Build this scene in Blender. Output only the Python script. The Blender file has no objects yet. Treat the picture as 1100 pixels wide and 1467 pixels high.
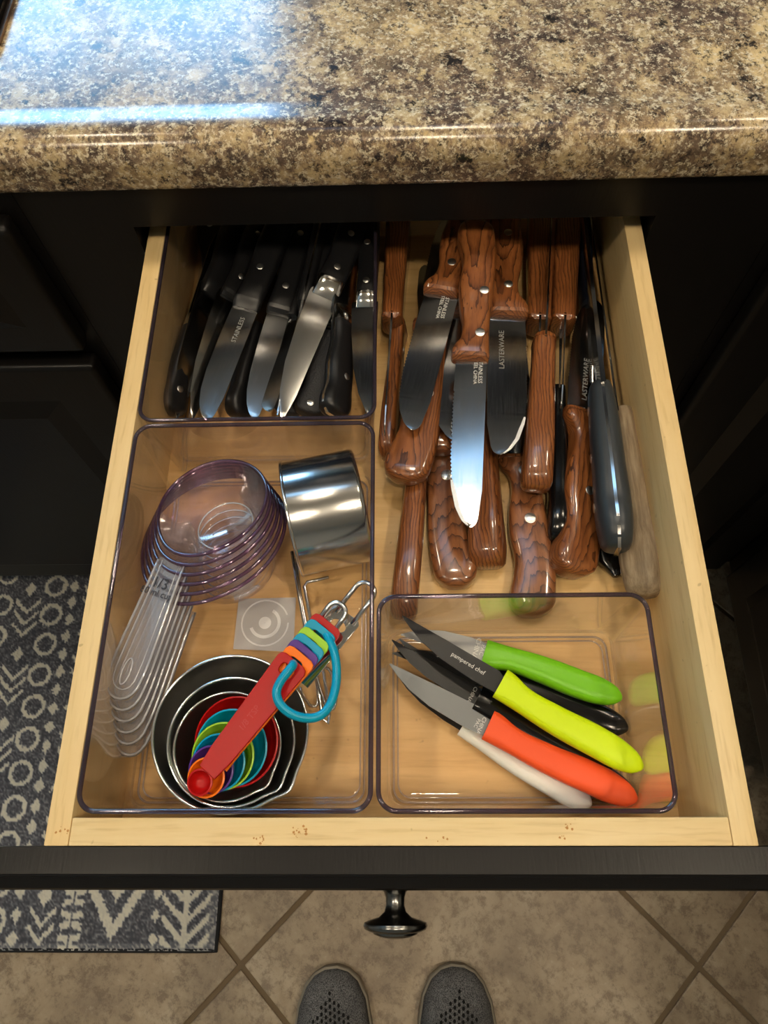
import bpy, bmesh, math, random
import numpy as np
from mathutils import Vector, Matrix

# ------------------------------------------------------------------ camera
F_PX, CX, CY = 1050.0, 550.0, 733.5          # focal length in pixels of the 1100x1467 frame
ZT = 0.81                                     # top edge of the drawer box
DW = 0.37                                     # outer width of the drawer box
_x = np.array([0.9996, 0.0115, 0.0253]); _x /= np.linalg.norm(_x)
_y = np.array([-0.002, 0.914, -0.406]); _y -= _x * (_x @ _y); _y /= np.linalg.norm(_y)
ROT = np.stack([_x, _y, np.cross(_x, _y)])
def ray(px, py): return ROT @ np.array([(px - CX) / F_PX, -(py - CY) / F_PX, -1.0])
_a, _b = ray(62, 1212), ray(1087, 1210)
_H = DW / (_b / abs(_b[2]) - _a / abs(_a[2]))[0]
_pa = _a / abs(_a[2]) * _H
CAM = np.array([-DW / 2 - _pa[0], -_pa[1], ZT + _H])
def at(px, py, z):
    d = ray(px, py); return Vector(CAM + d * ((z - CAM[2]) / d[2]))
def mpp(P):                                   # metres per pixel at a point
    return float(-(ROT.T @ (np.array(P) - CAM))[2]) / F_PX

scene = bpy.context.scene
COL = scene.collection
camd = bpy.data.cameras.new('camera'); cam = bpy.data.objects.new('camera', camd); COL.objects.link(cam)
camd.sensor_fit = 'VERTICAL'; camd.sensor_height = 36.0; camd.lens = 36.0 * F_PX / 1467.0
camd.clip_start = 0.01; camd.clip_end = 50
m4 = Matrix([list(ROT[i]) + [CAM[i]] for i in range(3)] + [[0, 0, 0, 1]])
cam.matrix_world = m4
scene.camera = cam

# ------------------------------------------------------------------ world, exposure
w = bpy.data.worlds.new('world'); scene.world = w; w.use_nodes = True
w.node_tree.nodes['Background'].inputs[0].default_value = (0.55, 0.62, 0.75, 1)
w.node_tree.nodes['Background'].inputs[1].default_value = 0.05
vs = scene.view_settings
vs.view_transform = 'Standard'; vs.look = 'None'; vs.gamma = 1.0; vs.use_curve_mapping = False
vs.exposure = 1.6
try:
    scene.cycles.transparent_max_bounces = 40
    scene.cycles.max_bounces = 10
    scene.cycles.transmission_bounces = 12
    scene.cycles.glossy_bounces = 6
    scene.cycles.blur_glossy = 0.6
    scene.cycles.sample_clamp_indirect = 6.0
    scene.cycles.caustics_reflective = True
    scene.cycles.caustics_refractive = False
except Exception:
    pass
LAMP_WARM = (1.0, 0.84, 0.62)
LAMP_POWER = 60.0
# ceiling lamps: x, y, relative strength
LAMPS = [(-0.75, -0.30, 1.0), (0.10, -0.42, 0.9), (0.78, -0.25, 1.15), (-0.75, 0.75, 0.7), (0.12, 0.62, 0.75), (0.95, 0.75, 0.7)]
SKY_BLUE = (0.30, 0.62, 1.0)
WINDOW_POWER = 4.6
GLINT_PANEL_POWER = 0.9

random.seed(7)
rnd = random.Random(11)

# ------------------------------------------------------------------ materials
def sl(c):                                    # sRGB 0-255 -> linear
    out = []
    for v in c[:3]:
        v = v / 255.0
        out.append(v / 12.92 if v <= 0.04045 else ((v + 0.055) / 1.055) ** 2.4)
    return tuple(out) + (1.0,)
MATS = {}
def mat(name, col=(0.5, 0.5, 0.5), rough=0.4, metal=0.0, coat=0.0, spec=0.5, coat_rough=0.08, emit=None, estr=0.0, alpha=1.0):
    if name in MATS: return MATS[name]
    m = bpy.data.materials.new(name); m.use_nodes = True
    b = m.node_tree.nodes['Principled BSDF']
    c = tuple(col[:3]) + (1.0,)
    b.inputs['Base Color'].default_value = c
    b.inputs['Roughness'].default_value = rough
    b.inputs['Metallic'].default_value = metal
    b.inputs['Coat Weight'].default_value = coat
    b.inputs['Coat Roughness'].default_value = coat_rough
    b.inputs['Specular IOR Level'].default_value = spec
    if emit:
        b.inputs['Emission Color'].default_value = tuple(emit) + (1.0,)
        b.inputs['Emission Strength'].default_value = estr
    m.diffuse_color = c
    MATS[name] = m
    return m
class NT:
    def __init__(s, m): s.m = m; s.t = m.node_tree; s.b = m.node_tree.nodes.get('Principled BSDF')
    def n(s, kind, **kw):
        x = s.t.nodes.new(kind)
        for k, v in kw.items():
            if k in x.inputs.keys(): x.inputs[k].default_value = v
            else: setattr(x, k, v)
        return x
    def l(s, a, b): s.t.links.new(a, b)
    def ramp(s, fac, stops, interp='LINEAR'):
        r = s.n('ShaderNodeValToRGB'); e = r.color_ramp; e.interpolation = interp
        while len(e.elements) < len(stops): e.elements.new(0.5)
        for el, (p, c) in zip(e.elements, stops):
            el.position = p; el.color = c if len(c) == 4 else tuple(c) + (1.0,)
        s.l(fac, r.inputs[0]); return r.outputs[0]
    def mix(s, fac, a, b, mode='MIX'):
        x = s.n('ShaderNodeMix', data_type='RGBA', blend_type=mode)
        for v, i in ((fac, 0), (a, 6), (b, 7)):
            if isinstance(v, (int, float)): x.inputs[i].default_value = v
            elif isinstance(v, tuple): x.inputs[i].default_value = v
            else: s.l(v, x.inputs[i])
        return x.outputs[2]
    def coords(s, scale=(1, 1, 1), kind='Object', rot=(0, 0, 0), jitter=0.0):
        tc = s.n('ShaderNodeTexCoord'); mp = s.n('ShaderNodeMapping')
        mp.inputs['Scale'].default_value = scale; mp.inputs['Rotation'].default_value = rot
        src = tc.outputs[kind]
        if jitter:
            oi = s.n('ShaderNodeObjectInfo'); mm = s.n('ShaderNodeMath', operation='MULTIPLY'); mm.inputs[1].default_value = jitter
            s.l(oi.outputs['Random'], mm.inputs[0])
            va = s.n('ShaderNodeVectorMath', operation='ADD'); s.l(src, va.inputs[0]); s.l(mm.outputs[0], va.inputs[1]); src = va.outputs[0]
        s.l(src, mp.inputs[0]); return mp.outputs[0]
    def noise(s, vec, scale, detail=4, rough=0.55, dist=0.0):
        x = s.n('ShaderNodeTexNoise'); x.inputs['Scale'].default_value = scale; x.inputs['Detail'].default_value = detail
        x.inputs['Roughness'].default_value = rough; x.inputs['Distortion'].default_value = dist
        s.l(vec, x.inputs['Vector']); return x.outputs['Fac']
    def bump(s, h, strength, dist=0.001):
        x = s.n('ShaderNodeBump'); x.inputs['Strength'].default_value = strength; x.inputs['Distance'].default_value = dist
        s.l(h, x.inputs['Height']); s.l(x.outputs[0], s.b.inputs['Normal'])

# countertop laminate that imitates granite
M_COUNTER = mat('granite_laminate', rough=0.20, spec=0.5); t = NT(M_COUNTER)
v = t.coords((1, 0.85, 1)); v2 = t.coords((1, 0.9, 1), rot=(0.3, 0.5, 0.8)); v3 = t.coords((1, 1, 1), rot=(0.9, 0.1, 0.3))
big = t.noise(v3, 12, 3, 0.5, 0.2)
n1 = t.noise(v, 38, 12, 0.80); n2 = t.noise(v2, 130, 10, 0.85); n3 = t.noise(v3, 250, 8, 0.8); n4 = t.noise(v2, 46, 12, 0.76)
base = t.ramp(big, [(0.38, sl((120, 102, 88))), (0.50, sl((164, 140, 112))), (0.62, sl((214, 184, 132)))])
lay = t.ramp(n1, [(0.40, sl((40, 33, 32))), (0.465, sl((92, 74, 64))), (0.50, sl((150, 126, 100))), (0.545, sl((204, 178, 132))), (0.60, sl((226, 202, 152)))])
c = t.mix(0.62, base, lay)
c = t.mix(t.ramp(n2, [(0.44, (0.9, 0.9, 0.9, 1)), (0.49, (0, 0, 0, 1))]), c, sl((62, 52, 48)))
c = t.mix(t.ramp(n3, [(0.53, (0, 0, 0, 1)), (0.57, (0.9, 0.9, 0.9, 1))]), c, sl((226, 212, 180)))
c = t.mix(t.ramp(n4, [(0.385, (0.95, 0.95, 0.95, 1)), (0.425, (0, 0, 0, 1))]), c, sl((30, 26, 29)))
c = t.mix(t.ramp(n4, [(0.60, (0, 0, 0, 1)), (0.66, (0.7, 0.7, 0.7, 1))]), c, sl((224, 196, 138)))
t.l(c, t.b.inputs['Base Color'])

# maple-look drawer board
def wood_board(name, a, b, rough, axis):
    m = mat(name, rough=rough, spec=0.35); t = NT(m)
    sc = [9, 9, 9]; sc[axis] = 0.7
    v = t.coords(tuple(sc), jitter=3.0)
    n1 = t.noise(v, 8, 5, 0.6, 0.4); n2 = t.noise(v, 45, 3, 0.5)
    c = t.mix(t.ramp(n1, [(0.3, (0, 0, 0, 1)), (0.7, (1, 1, 1, 1))]), a, b)
    c = t.mix(t.ramp(n2, [(0.55, (0, 0, 0, 1)), (0.8, (0.35, 0.35, 0.35, 1))]), c, sl((168, 124, 68)))
    sp = t.ramp(t.noise(t.coords((1, 1, 1)), 210, 1, 0.4), [(0.76, (0, 0, 0, 1)), (0.82, (0.35, 0.35, 0.35, 1))])
    c = t.mix(sp, c, sl((120, 80, 36)))
    t.l(c, t.b.inputs['Base Color'])
    return m
M_WOODY = wood_board('drawer_wood_lengthwise', sl((232, 204, 150)), sl((222, 190, 132)), 0.42, 1)
M_WOODX = wood_board('drawer_wood_crosswise', sl((234, 208, 156)), sl((220, 188, 130)), 0.42, 0)
M_WOODB = wood_board('drawer_bottom_wood', sl((228, 192, 132)), sl((204, 162, 100)), 0.4, 0)

# glossy rosewood-look handles
def rosewood(name, light, mid, dark, ax, by):
    """plain-sawn figure: arches on the flat faces, long straight lines on the narrow sides"""
    m = mat(name, rough=0.32, coat=0.8, coat_rough=0.10, spec=0.4); t = NT(m)
    M = lambda op, a_, b_: (lambda x: ([t.l(v_, x.inputs[i]) if not isinstance(v_, (int, float)) else setattr(x.inputs[i], 'default_value', v_) for i, v_ in enumerate((a_, b_))], x.outputs[0])[1])(t.n('ShaderNodeMath', operation=op))
    tc = t.n('ShaderNodeTexCoord'); sp = t.n('ShaderNodeSeparateXYZ'); t.l(tc.outputs['Object'], sp.inputs[0])
    oi = t.n('ShaderNodeObjectInfo'); R_ = oi.outputs['Random']
    y = M('ADD', sp.outputs[1], M('MULTIPLY', M('SUBTRACT', R_, 0.5), 0.012))
    p = M('ADD', M('MULTIPLY', sp.outputs[0], ax), M('MULTIPLY', M('MULTIPLY', y, y), by))
    p = M('ADD', p, M('MULTIPLY', sp.outputs[2], 420.0))
    nz = t.noise(t.coords((22, 60, 60), jitter=1.7), 1.0, 3, 0.5)
    nz2 = t.noise(t.coords((60, 500, 500), jitter=1.7), 1.0, 3, 0.55)
    p = M('ADD', M('ADD', p, M('MULTIPLY', nz, 4.2)), M('ADD', M('MULTIPLY', nz2, 0.55), M('MULTIPLY', R_, 9.0)))
    f = M('FRACT', p, 0.0)
    c = t.ramp(f, [(0.0, light), (0.45, light), (0.80, mid), (0.93, dark), (0.97, dark), (1.0, light)])
    tone = t.noise(t.coords((30, 160, 160), jitter=1.7), 1.0, 3, 0.55)
    c = t.mix(t.ramp(tone, [(0.42, (0, 0, 0, 1)), (0.68, (0.7, 0.7, 0.7, 1))]), c, mid)
    pore = t.noise(t.coords((90, 900, 900)), 1.0, 3, 0.6)
    c = t.mix(t.ramp(pore, [(0.56, (0, 0, 0, 1)), (0.75, (0.55, 0.55, 0.55, 1))]), c, dark)
    t.l(c, t.b.inputs['Base Color'])
    return m
M_ROSE = rosewood('rosewood_handle', sl((148, 90, 47)), sl((112, 63, 32)), sl((58, 31, 17)), 34.0, 16000.0)
M_ROSE2 = rosewood('rosewood_handle_dull', sl((146, 92, 54)), sl((114, 68, 40)), sl((62, 36, 22)), 85.0, 7000.0)

M_OLDWOOD = mat('weathered_wood', rough=0.75, spec=0.3); t = NT(M_OLDWOOD)
v = t.coords((18, 260, 260)); n1 = t.noise(v, 1.0, 5, 0.65); n2 = t.noise(t.coords((60, 60, 60)), 1.0, 4, 0.6)
c = t.ramp(n1, [(0.28, sl((104, 86, 66))), (0.5, sl((150, 130, 104))), (0.72, sl((182, 164, 136)))])
c = t.mix(t.ramp(n2, [(0.45, (0, 0, 0, 1)), (0.75, (0.6, 0.6, 0.6, 1))]), c, sl((132, 118, 100)))
t.l(c, t.b.inputs['Base Color']); t.bump(n1, 0.4)

def steel(name, col, rough, brush=(1, 1, 1), amount=0.08):
    m = mat(name, col=col, rough=rough, metal=1.0); t = NT(m)
    n = t.noise(t.coords(brush), 1.0, 3, 0.6)
    mr = t.n('ShaderNodeMapRange'); mr.inputs['To Min'].default_value = max(0.02, rough - amount); mr.inputs['To Max'].default_value = rough + amount
    t.l(n, mr.inputs[0]); t.l(mr.outputs[0], t.b.inputs['Roughness'])
    return m
M_BLADE = steel('blade_steel', (0.48, 0.48, 0.48), 0.13, (40, 900, 40), 0.05)
M_BLADE_DULL = mat('dull_blade_steel', col=sl((112, 114, 114)), rough=0.42, metal=0.45)
M_BLADE_BLACK = mat('black_coated_blade', col=sl((26, 25, 24)), rough=0.36, spec=0.3)
M_BOLSTER = steel('polished_bolster', (0.78, 0.77, 0.75), 0.12, (60, 60, 60), 0.04)
M_RIVET = steel('rivet_metal', (0.80, 0.79, 0.77), 0.30, (200, 200, 200), 0.08)
M_GROUND = mat('ground_tip_steel', col=(0.72, 0.73, 0.74), rough=0.48, metal=0.7)
M_CUPSTEEL = steel('brushed_cup_steel', (0.62, 0.61, 0.59), 0.17, (20, 20, 700), 0.03)
M_CUPIN = steel('cup_inner_steel', (0.50, 0.49, 0.47), 0.30, (30, 30, 400), 0.06)
M_RIMSTEEL = steel('polished_rim_steel', (0.85, 0.84, 0.82), 0.16, (60, 60, 60), 0.04)
M_WIRE = steel('wire_steel', (0.74, 0.73, 0.71), 0.14, (60, 60, 60), 0.04)
M_PEWTER = steel('dark_pewter', (0.20, 0.20, 0.195), 0.24, (160, 160, 160), 0.08)
M_RAIL = steel('drawer_slide_metal', (0.25, 0.25, 0.25), 0.4, (60, 60, 60), 0.05)

M_BLACKHANDLE = mat('black_plastic_handle', col=sl((22, 22, 24)), rough=0.36, spec=0.5)
M_BLACKSOFT = mat('black_textured_plastic', col=sl((28, 28, 30)), rough=0.55); t = NT(M_BLACKSOFT)
t.bump(t.noise(t.coords((900, 900, 900)), 1.0, 2, 0.5), 0.5)
M_GREYHANDLE = mat('slate_plastic_handle', col=sl((46, 52, 58)), rough=0.34, spec=0.5)
M_GLOSSBLACK = mat('gloss_black_plastic', col=sl((12, 12, 13)), rough=0.16, spec=0.5)
M_DARKBLUE = mat('navy_plastic', col=sl((24, 30, 44)), rough=0.3)

def plastic(name, c, rough=0.28, sub=0.0):
    m = mat(name, col=sl(c), rough=rough + 0.06, spec=0.32)
    if sub:
        b = m.node_tree.nodes['Principled BSDF']; b.inputs['Subsurface Weight'].default_value = sub; b.inputs['Subsurface Radius'].default_value = (0.004, 0.004, 0.003)
    return m
M_GREEN = plastic('leaf_green_plastic', (118, 192, 24)); M_LIME = plastic('lime_plastic', (212, 236, 0), 0.38)
M_ORANGE = plastic('coral_plastic', (246, 88, 38), 0.4); M_WHITE = plastic('white_plastic', (232, 230, 220), 0.25)
M_RED = plastic('red_plastic', (176, 10, 9), 0.34); M_TEAL = plastic('turquoise_plastic', (0, 150, 184), 0.24)
M_SGREEN = plastic('spoon_green_plastic', (158, 204, 50)); M_PURPLE = plastic('purple_plastic', (84, 46, 132)); M_SORANGE = plastic('spoon_orange_plastic', (246, 118, 12))

M_BLACKPAINT = mat('black_cabinet_paint', col=sl((21, 19, 18)), rough=0.33, spec=0.24); t = NT(M_BLACKPAINT)
n1 = t.noise(t.coords((1, 1, 1)), 420, 2, 0.5)
c = t.mix(t.ramp(n1, [(0.70, (0, 0, 0, 1)), (0.80, (0.3, 0.3, 0.3, 1))]), sl((20, 18, 17)), sl((52, 47, 43)))
t.l(c, t.b.inputs['Base Color']); t.bump(t.noise(t.coords((500, 60, 60)), 1.0, 3, 0.5), 0.12)
M_CABINSIDE = mat('cabinet_inside', col=sl((16, 15, 14)), rough=0.7)
M_GLASSTOP = mat('black_glass_cooktop', col=sl((8, 8, 9)), rough=0.06)
M_TRIMSTEEL = steel('cooktop_trim', (0.35, 0.25, 0.2), 0.35, (50, 50, 50), 0.05)

M_TILE = mat('stone_tile', rough=0.42, spec=0.4); t = NT(M_TILE)
v = t.coords((1, 1, 1), jitter=9.0)
n1 = t.noise(v, 7, 6, 0.65, 0.3); n2 = t.noise(v, 52, 9, 0.8, 0.1)
c = t.ramp(n1, [(0.32, sl((136, 118, 98))), (0.52, sl((172, 153, 127))), (0.70, sl((192, 175, 150)))])
c = t.mix(t.ramp(n2, [(0.40, (0.75, 0.75, 0.75, 1)), (0.52, (0, 0, 0, 1))]), c, sl((118, 101, 84)))
c = t.mix(t.ramp(n2, [(0.60, (0, 0, 0, 1)), (0.72, (0.6, 0.6, 0.6, 1))]), c, sl((206, 191, 168)))
t.l(c, t.b.inputs['Base Color']); t.bump(n2, 0.15, 0.002)
M_GROUT = mat('grout', col=sl((122, 104, 80)), rough=0.85)
M_WALL = mat('wall_paint', col=sl((198, 188, 170)), rough=0.8)
M_CEIL = mat('ceiling_paint', col=sl((226, 222, 212)), rough=0.9)
M_TRIMWHITE = mat('white_trim', col=sl((225, 222, 214)), rough=0.5)
M_RUGEDGE = mat('rug_binding', col=sl((30, 30, 34)), rough=0.9)

# clear plastics: thin sheet seen through, mirror-like at a slant
def clear(name, tint, gloss_rough=0.03, ior=1.45, gain=1.0, haze=0.0, haze_col=(0.9, 0.9, 0.95, 1)):
    m = bpy.data.materials.new(name); m.use_nodes = True; MATS[name] = m
    nt = m.node_tree; nt.nodes.clear()
    out = nt.nodes.new('ShaderNodeOutputMaterial'); tr = nt.nodes.new('ShaderNodeBsdfTransparent'); gl = nt.nodes.new('ShaderNodeBsdfGlossy')
    tr.inputs[0].default_value = tint; gl.inputs['Roughness'].default_value = gloss_rough; gl.inputs[0].default_value = (1, 1, 1, 1)
    fr = nt.nodes.new('ShaderNodeFresnel'); fr.inputs['IOR'].default_value = ior
    mu = nt.nodes.new('ShaderNodeMath'); mu.operation = 'MULTIPLY'; mu.use_clamp = True; mu.inputs[1].default_value = gain; nt.links.new(fr.outputs[0], mu.inputs[0])
    mx = nt.nodes.new('ShaderNodeMixShader'); nt.links.new(mu.outputs[0], mx.inputs[0])
    base = tr.outputs[0]
    if haze:
        df = nt.nodes.new('ShaderNodeBsdfDiffuse'); df.inputs[0].default_value = haze_col
        m2 = nt.nodes.new('ShaderNodeMixShader'); m2.inputs[0].default_value = haze
        nt.links.new(tr.outputs[0], m2.inputs[1]); nt.links.new(df.outputs[0], m2.inputs[2]); base = m2.outputs[0]
    nt.links.new(base, mx.inputs[1]); nt.links.new(gl.outputs[0], mx.inputs[2]); nt.links.new(mx.outputs[0], out.inputs[0])
    m.diffuse_color = (0.8, 0.8, 0.85, 0.3)
    return m
M_CLEAR = clear('clear_bin_plastic', (0.990, 0.980, 0.980, 1), 0.03, 1.45, 0.45, 0.006)
M_RIM = clear('tinted_bin_rim', (0.40, 0.35, 0.42, 1), 0.06, 1.5, 1.2, 0.12, (0.16, 0.12, 0.18, 1))
M_RIDGE = clear('bin_floor_ridge', (0.88, 0.85, 0.86, 1), 0.08, 1.5, 1.6, 0.12)
M_SATIN = mat('satin_blade_steel', col=sl((150, 150, 148)), rough=0.38, metal=0.5)
M_CUPCLEAR = clear('clear_cup_plastic', (0.992, 0.982, 0.992, 1), 0.04, 1.45, 0.5, 0.006)
M_CUPRIM = clear('purple_cup_rim', (0.55, 0.38, 0.52, 1), 0.07, 1.55, 1.8, 0.10, (0.36, 0.18, 0.34, 1))
M_CUPHANDLE = clear('clear_handle_plastic', (0.97, 0.97, 0.985, 1), 0.06, 1.55, 1.3, 0.085)
M_HANDLEEDGE = clear('clear_handle_edge', (0.92, 0.92, 0.96, 1), 0.10, 1.6, 2.4, 0.32)
M_STICKER = clear('frosted_sticker', (0.85, 0.85, 0.87, 1), 0.3, 1.4, 0.6, 0.42, (0.78, 0.78, 0.80, 1))
M_STICKERPRINT = clear('sticker_print', (0.95, 0.95, 0.96, 1), 0.3, 1.4, 0.6, 0.75, (0.92, 0.92, 0.93, 1))
M_PRINT_W = mat('white_print', col=sl((214, 212, 206)), rough=0.5)
M_PRINT_G = mat('grey_print', col=sl((150, 148, 142)), rough=0.5)
M_PRINT_K = mat('dark_print', col=sl((44, 44, 50)), rough=0.5)
M_EMBOSS = mat('red_embossing', col=sl((176, 16, 14)), rough=0.4)

# ------------------------------------------------------------------ mesh helpers
def obj(name, me, m, parent=None, smooth=True):
    o = bpy.data.objects.new(name, me); COL.objects.link(o)
    if m is not None and not me.materials: me.materials.append(m)
    if smooth:
        me.polygons.foreach_set('use_smooth', [True] * len(me.polygons))
    if parent is not None: o.parent = parent
    return o
def pyd(name, vs_, fs, m, parent=None, smooth=True, fix=True, sharp=None):
    me = bpy.data.meshes.new(name); me.from_pydata([tuple(v) for v in vs_], [], fs)
    if fix:
        bm = bmesh.new(); bm.from_mesh(me); bmesh.ops.recalc_face_normals(bm, faces=bm.faces); bm.to_mesh(me); bm.free()
    o = obj(name, me, m, parent, smooth)
    if sharp and smooth:
        try: me.set_sharp_from_angle(angle=math.radians(sharp))
        except Exception: pass
    return o
def box_bm(bm, c, s, bev=0.0, seg=2):
    r = bmesh.ops.create_cube(bm, size=1.0)['verts']
    for v in r: v.co = Vector((c[0] + v.co.x * s[0], c[1] + v.co.y * s[1], c[2] + v.co.z * s[2]))
    if bev > 0:
        es = {e for v in r for e in v.link_edges}
        bmesh.ops.bevel(bm, geom=list(es), offset=bev, segments=seg, affect='EDGES', profile=0.6)
def box(name, lo, hi, m, parent=None, bev=0.0, seg=2):
    bm = bmesh.new(); c = [(a + b) / 2 for a, b in zip(lo, hi)]; s = [b - a for a, b in zip(lo, hi)]
    box_bm(bm, c, s, bev, seg)
    me = bpy.data.meshes.new(name); bm.to_mesh(me); bm.free()
    o = obj(name, me, m, parent, bev > 0)
    if bev > 0:
        try: me.set_sharp_from_angle(angle=math.radians(50))
        except Exception: pass
    return o
def loft(rings, cap=True, closed=False):
    n = len(rings[0]); vs_ = [p for r in rings for p in r]; fs = []
    k = len(rings); rr = range(k if closed else k - 1)
    for i in rr:
        a = i * n; b = ((i + 1) % k) * n
        for j in range(n):
            j2 = (j + 1) % n; fs.append((a + j, a + j2, b + j2, b + j))
    if cap and not closed:
        fs.append(tuple(range(n))[::-1]); fs.append(tuple(range((k - 1) * n, k * n)))
    return vs_, fs
def superring(x, lo, hi, h, n=4.0, k=20, zc=0.0):
    c, r = (lo + hi) / 2, (hi - lo) / 2; out = []
    for i in range(k):
        a = 2 * math.pi * (i + 0.5) / k; ca, sa = math.cos(a), math.sin(a)
        out.append((x, c + r * math.copysign(abs(ca) ** (2 / n), ca), zc + h * math.copysign(abs(sa) ** (2 / n), sa)))
    return out
def smooth_interp(pts, ts):
    x = np.array([p[0] for p in pts], float); y = np.array([p[1] for p in pts], float)
    d = np.gradient(y, x) if len(x) > 2 else np.full(len(x), (y[-1] - y[0]) / (x[-1] - x[0]))
    out = []
    for t_ in ts:
        i = int(np.clip(np.searchsorted(x, t_) - 1, 0, len(x) - 2)); h = x[i + 1] - x[i]; s = (t_ - x[i]) / h
        out.append((2 * s ** 3 - 3 * s ** 2 + 1) * y[i] + (s ** 3 - 2 * s ** 2 + s) * h * d[i] + (-2 * s ** 3 + 3 * s ** 2) * y[i + 1] + (s ** 3 - s ** 2) * h * d[i + 1])
    return out
def tube(name, pts, r, m, parent=None, closed=False, k=10, smoothn=0):
    P = [Vector(p) for p in pts]
    if smoothn:
        Q = []; n = len(P); rng = range(n if closed else n - 1)
        g = (lambda i: P[i % n]) if closed else (lambda i: P[max(0, min(n - 1, i))])
        for i in rng:
            p0, p1, p2, p3 = g(i - 1), g(i), g(i + 1), g(i + 2)
            for s in range(smoothn):
                u = s / smoothn
                Q.append(0.5 * ((2 * p1) + (p2 - p0) * u + (2 * p0 - 5 * p1 + 4 * p2 - p3) * u * u + (3 * p1 - p0 - 3 * p2 + p3) * u ** 3))
        if not closed: Q.append(P[-1])
        P = Q
    n = len(P); rings = []; up = None
    for i in range(n):
        a = P[(i - 1) % n] if (closed or i > 0) else P[i]; b = P[(i + 1) % n] if (closed or i < n - 1) else P[i]
        d = (b - a).normalized()
        if up is None:
            up = d.orthogonal().normalized()
        up = (up - d * up.dot(d))
        up = up.normalized() if up.length > 1e-6 else d.orthogonal().normalized()
        side = d.cross(up); rr = r[i] if isinstance(r, (list, tuple)) else r
        rings.append([P[i] + up * (rr * math.cos(2 * math.pi * j / k)) + side * (rr * math.sin(2 * math.pi * j / k)) for j in range(k)])
    vs_, fs = loft(rings, cap=True, closed=closed)
    return pyd(name, vs_, fs, m, parent)
def lathe(name, prof, m, parent=None, k=40, mtx=None, rfun=None):
    rings = []
    for (r, z) in prof:
        rings.append([Vector((r * (rfun(2 * math.pi * j / k, r, z) if rfun else 1) * math.cos(2 * math.pi * j / k), r * (rfun(2 * math.pi * j / k, r, z) if rfun else 1) * math.sin(2 * math.pi * j / k), z)) for j in range(k)])
    if mtx is not None: rings = [[mtx @ p for p in r] for r in rings]
    vs_, fs = loft(rings, cap=True)
    return pyd(name, vs_, fs, m, parent, sharp=50)
def rrect(x0, x1, y0, y1, r, z, seg=6):
    out = []
    for cx, cy, a0 in ((x1 - r, y1 - r, 0), (x0 + r, y1 - r, 90), (x0 + r, y0 + r, 180), (x1 - r, y0 + r, 270)):
        for i in range(seg + 1):
            a = math.radians(a0 + 90 * i / seg); out.append(Vector((cx + r * math.cos(a), cy + r * math.sin(a), z)))
    return out
def thing(name, label, cat, loc=(0, 0, 0), group=None, mtx=None):
    o = bpy.data.objects.new(name, None); COL.objects.link(o); o.empty_display_size = 0.02
    if mtx is not None: o.matrix_world = mtx
    else: o.location = loc
    return tag(o, label, cat, group)
def tag(o, label, cat, group=None, kind=None):
    o['label'] = label; o['category'] = cat
    if group: o['group'] = group
    if kind: o['kind'] = kind
    return o
def structure(o, label=None, cat=None):
    o['kind'] = 'structure'
    if label: o['label'] = label
    if cat: o['category'] = cat
    return o
CURVE_JOBS = []
def curve_mesh(name, cu, m, parent, mtx):
    """evaluate a curve or text datablock to a mesh part"""
    tmp = bpy.data.objects.new(name + '_tmp', cu); COL.objects.link(tmp)
    CURVE_JOBS.append((name, tmp, m, parent, mtx))
def run_curves():
    bpy.context.view_layer.update()
    dg = bpy.context.evaluated_depsgraph_get()
    done = []
    for name, tmp, m, parent, mtx in CURVE_JOBS:
        done.append(bpy.data.meshes.new_from_object(tmp.evaluated_get(dg)))
    for me, (name, tmp, m, parent, mtx) in zip(done, CURVE_JOBS):
        me.materials.clear(); me.name = name
        if mtx is not None: me.transform(mtx)
        o = obj(name, me, m, parent, False)
        cu = tmp.data; bpy.data.objects.remove(tmp); bpy.data.curves.remove(cu)
    CURVE_JOBS.clear()
def text(body, size, m, parent, mtx, name='lettering', depth=0.00006, bold=0.0, align='CENTER'):
    cu = bpy.data.curves.new(name, 'FONT'); cu.body = body; cu.size = size; cu.extrude = depth; cu.align_x = align; cu.align_y = 'CENTER'
    cu.offset = bold; cu.resolution_u = 2
    curve_mesh(name, cu, m, parent, mtx)
def plate(name, outline, holes, th, bev, m, parent, mtx=None):
    """flat plate with real holes, outline in its own xy plane, centred on z = 0"""
    cu = bpy.data.curves.new(name, 'CURVE'); cu.dimensions = '2D'; cu.fill_mode = 'BOTH'
    cu.extrude = max(th / 2 - bev, 0.00005); cu.bevel_depth = bev; cu.bevel_resolution = 2; cu.offset = -bev
    for pts in [outline] + list(holes):
        s = cu.splines.new('POLY'); s.points.add(len(pts) - 1); s.use_cyclic_u = True
        for p, q in zip(s.points, pts): p.co = (q[0], q[1], 0, 1)
    curve_mesh(name, cu, m, parent, mtx)

# ------------------------------------------------------------------ room
YF = 0.41                                     # face of the base cabinets
R_X0, R_X1, R_Y0, R_Y1, R_Z = -2.2, 2.0, -2.2, 2.6, 2.45
floor = structure(box('floor', (R_X0, R_Y0, -0.05), (R_X1, R_Y1, -0.004), M_GROUT), 'stone tile floor laid on the diagonal with tan grout', 'floor')
structure(box('wall_back', (R_X0, R_Y1, 0), (R_X1, R_Y1 + 0.1, R_Z), M_WALL), 'beige wall beyond the counter', 'wall')
structure(box('wall_left', (R_X0 - 0.1, R_Y0, 0), (R_X0, R_Y1, R_Z), M_WALL), 'beige wall on the left side of the kitchen', 'wall')
structure(box('wall_right', (R_X1, R_Y0, 0), (R_X1 + 0.1, R_Y1, R_Z), M_WALL), 'beige wall on the right side of the kitchen', 'wall')
structure(box('wall_front', (R_X0, R_Y0 - 0.1, 0), (R_X1, R_Y0, R_Z), M_WALL), 'beige wall behind the viewer', 'wall')
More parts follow.
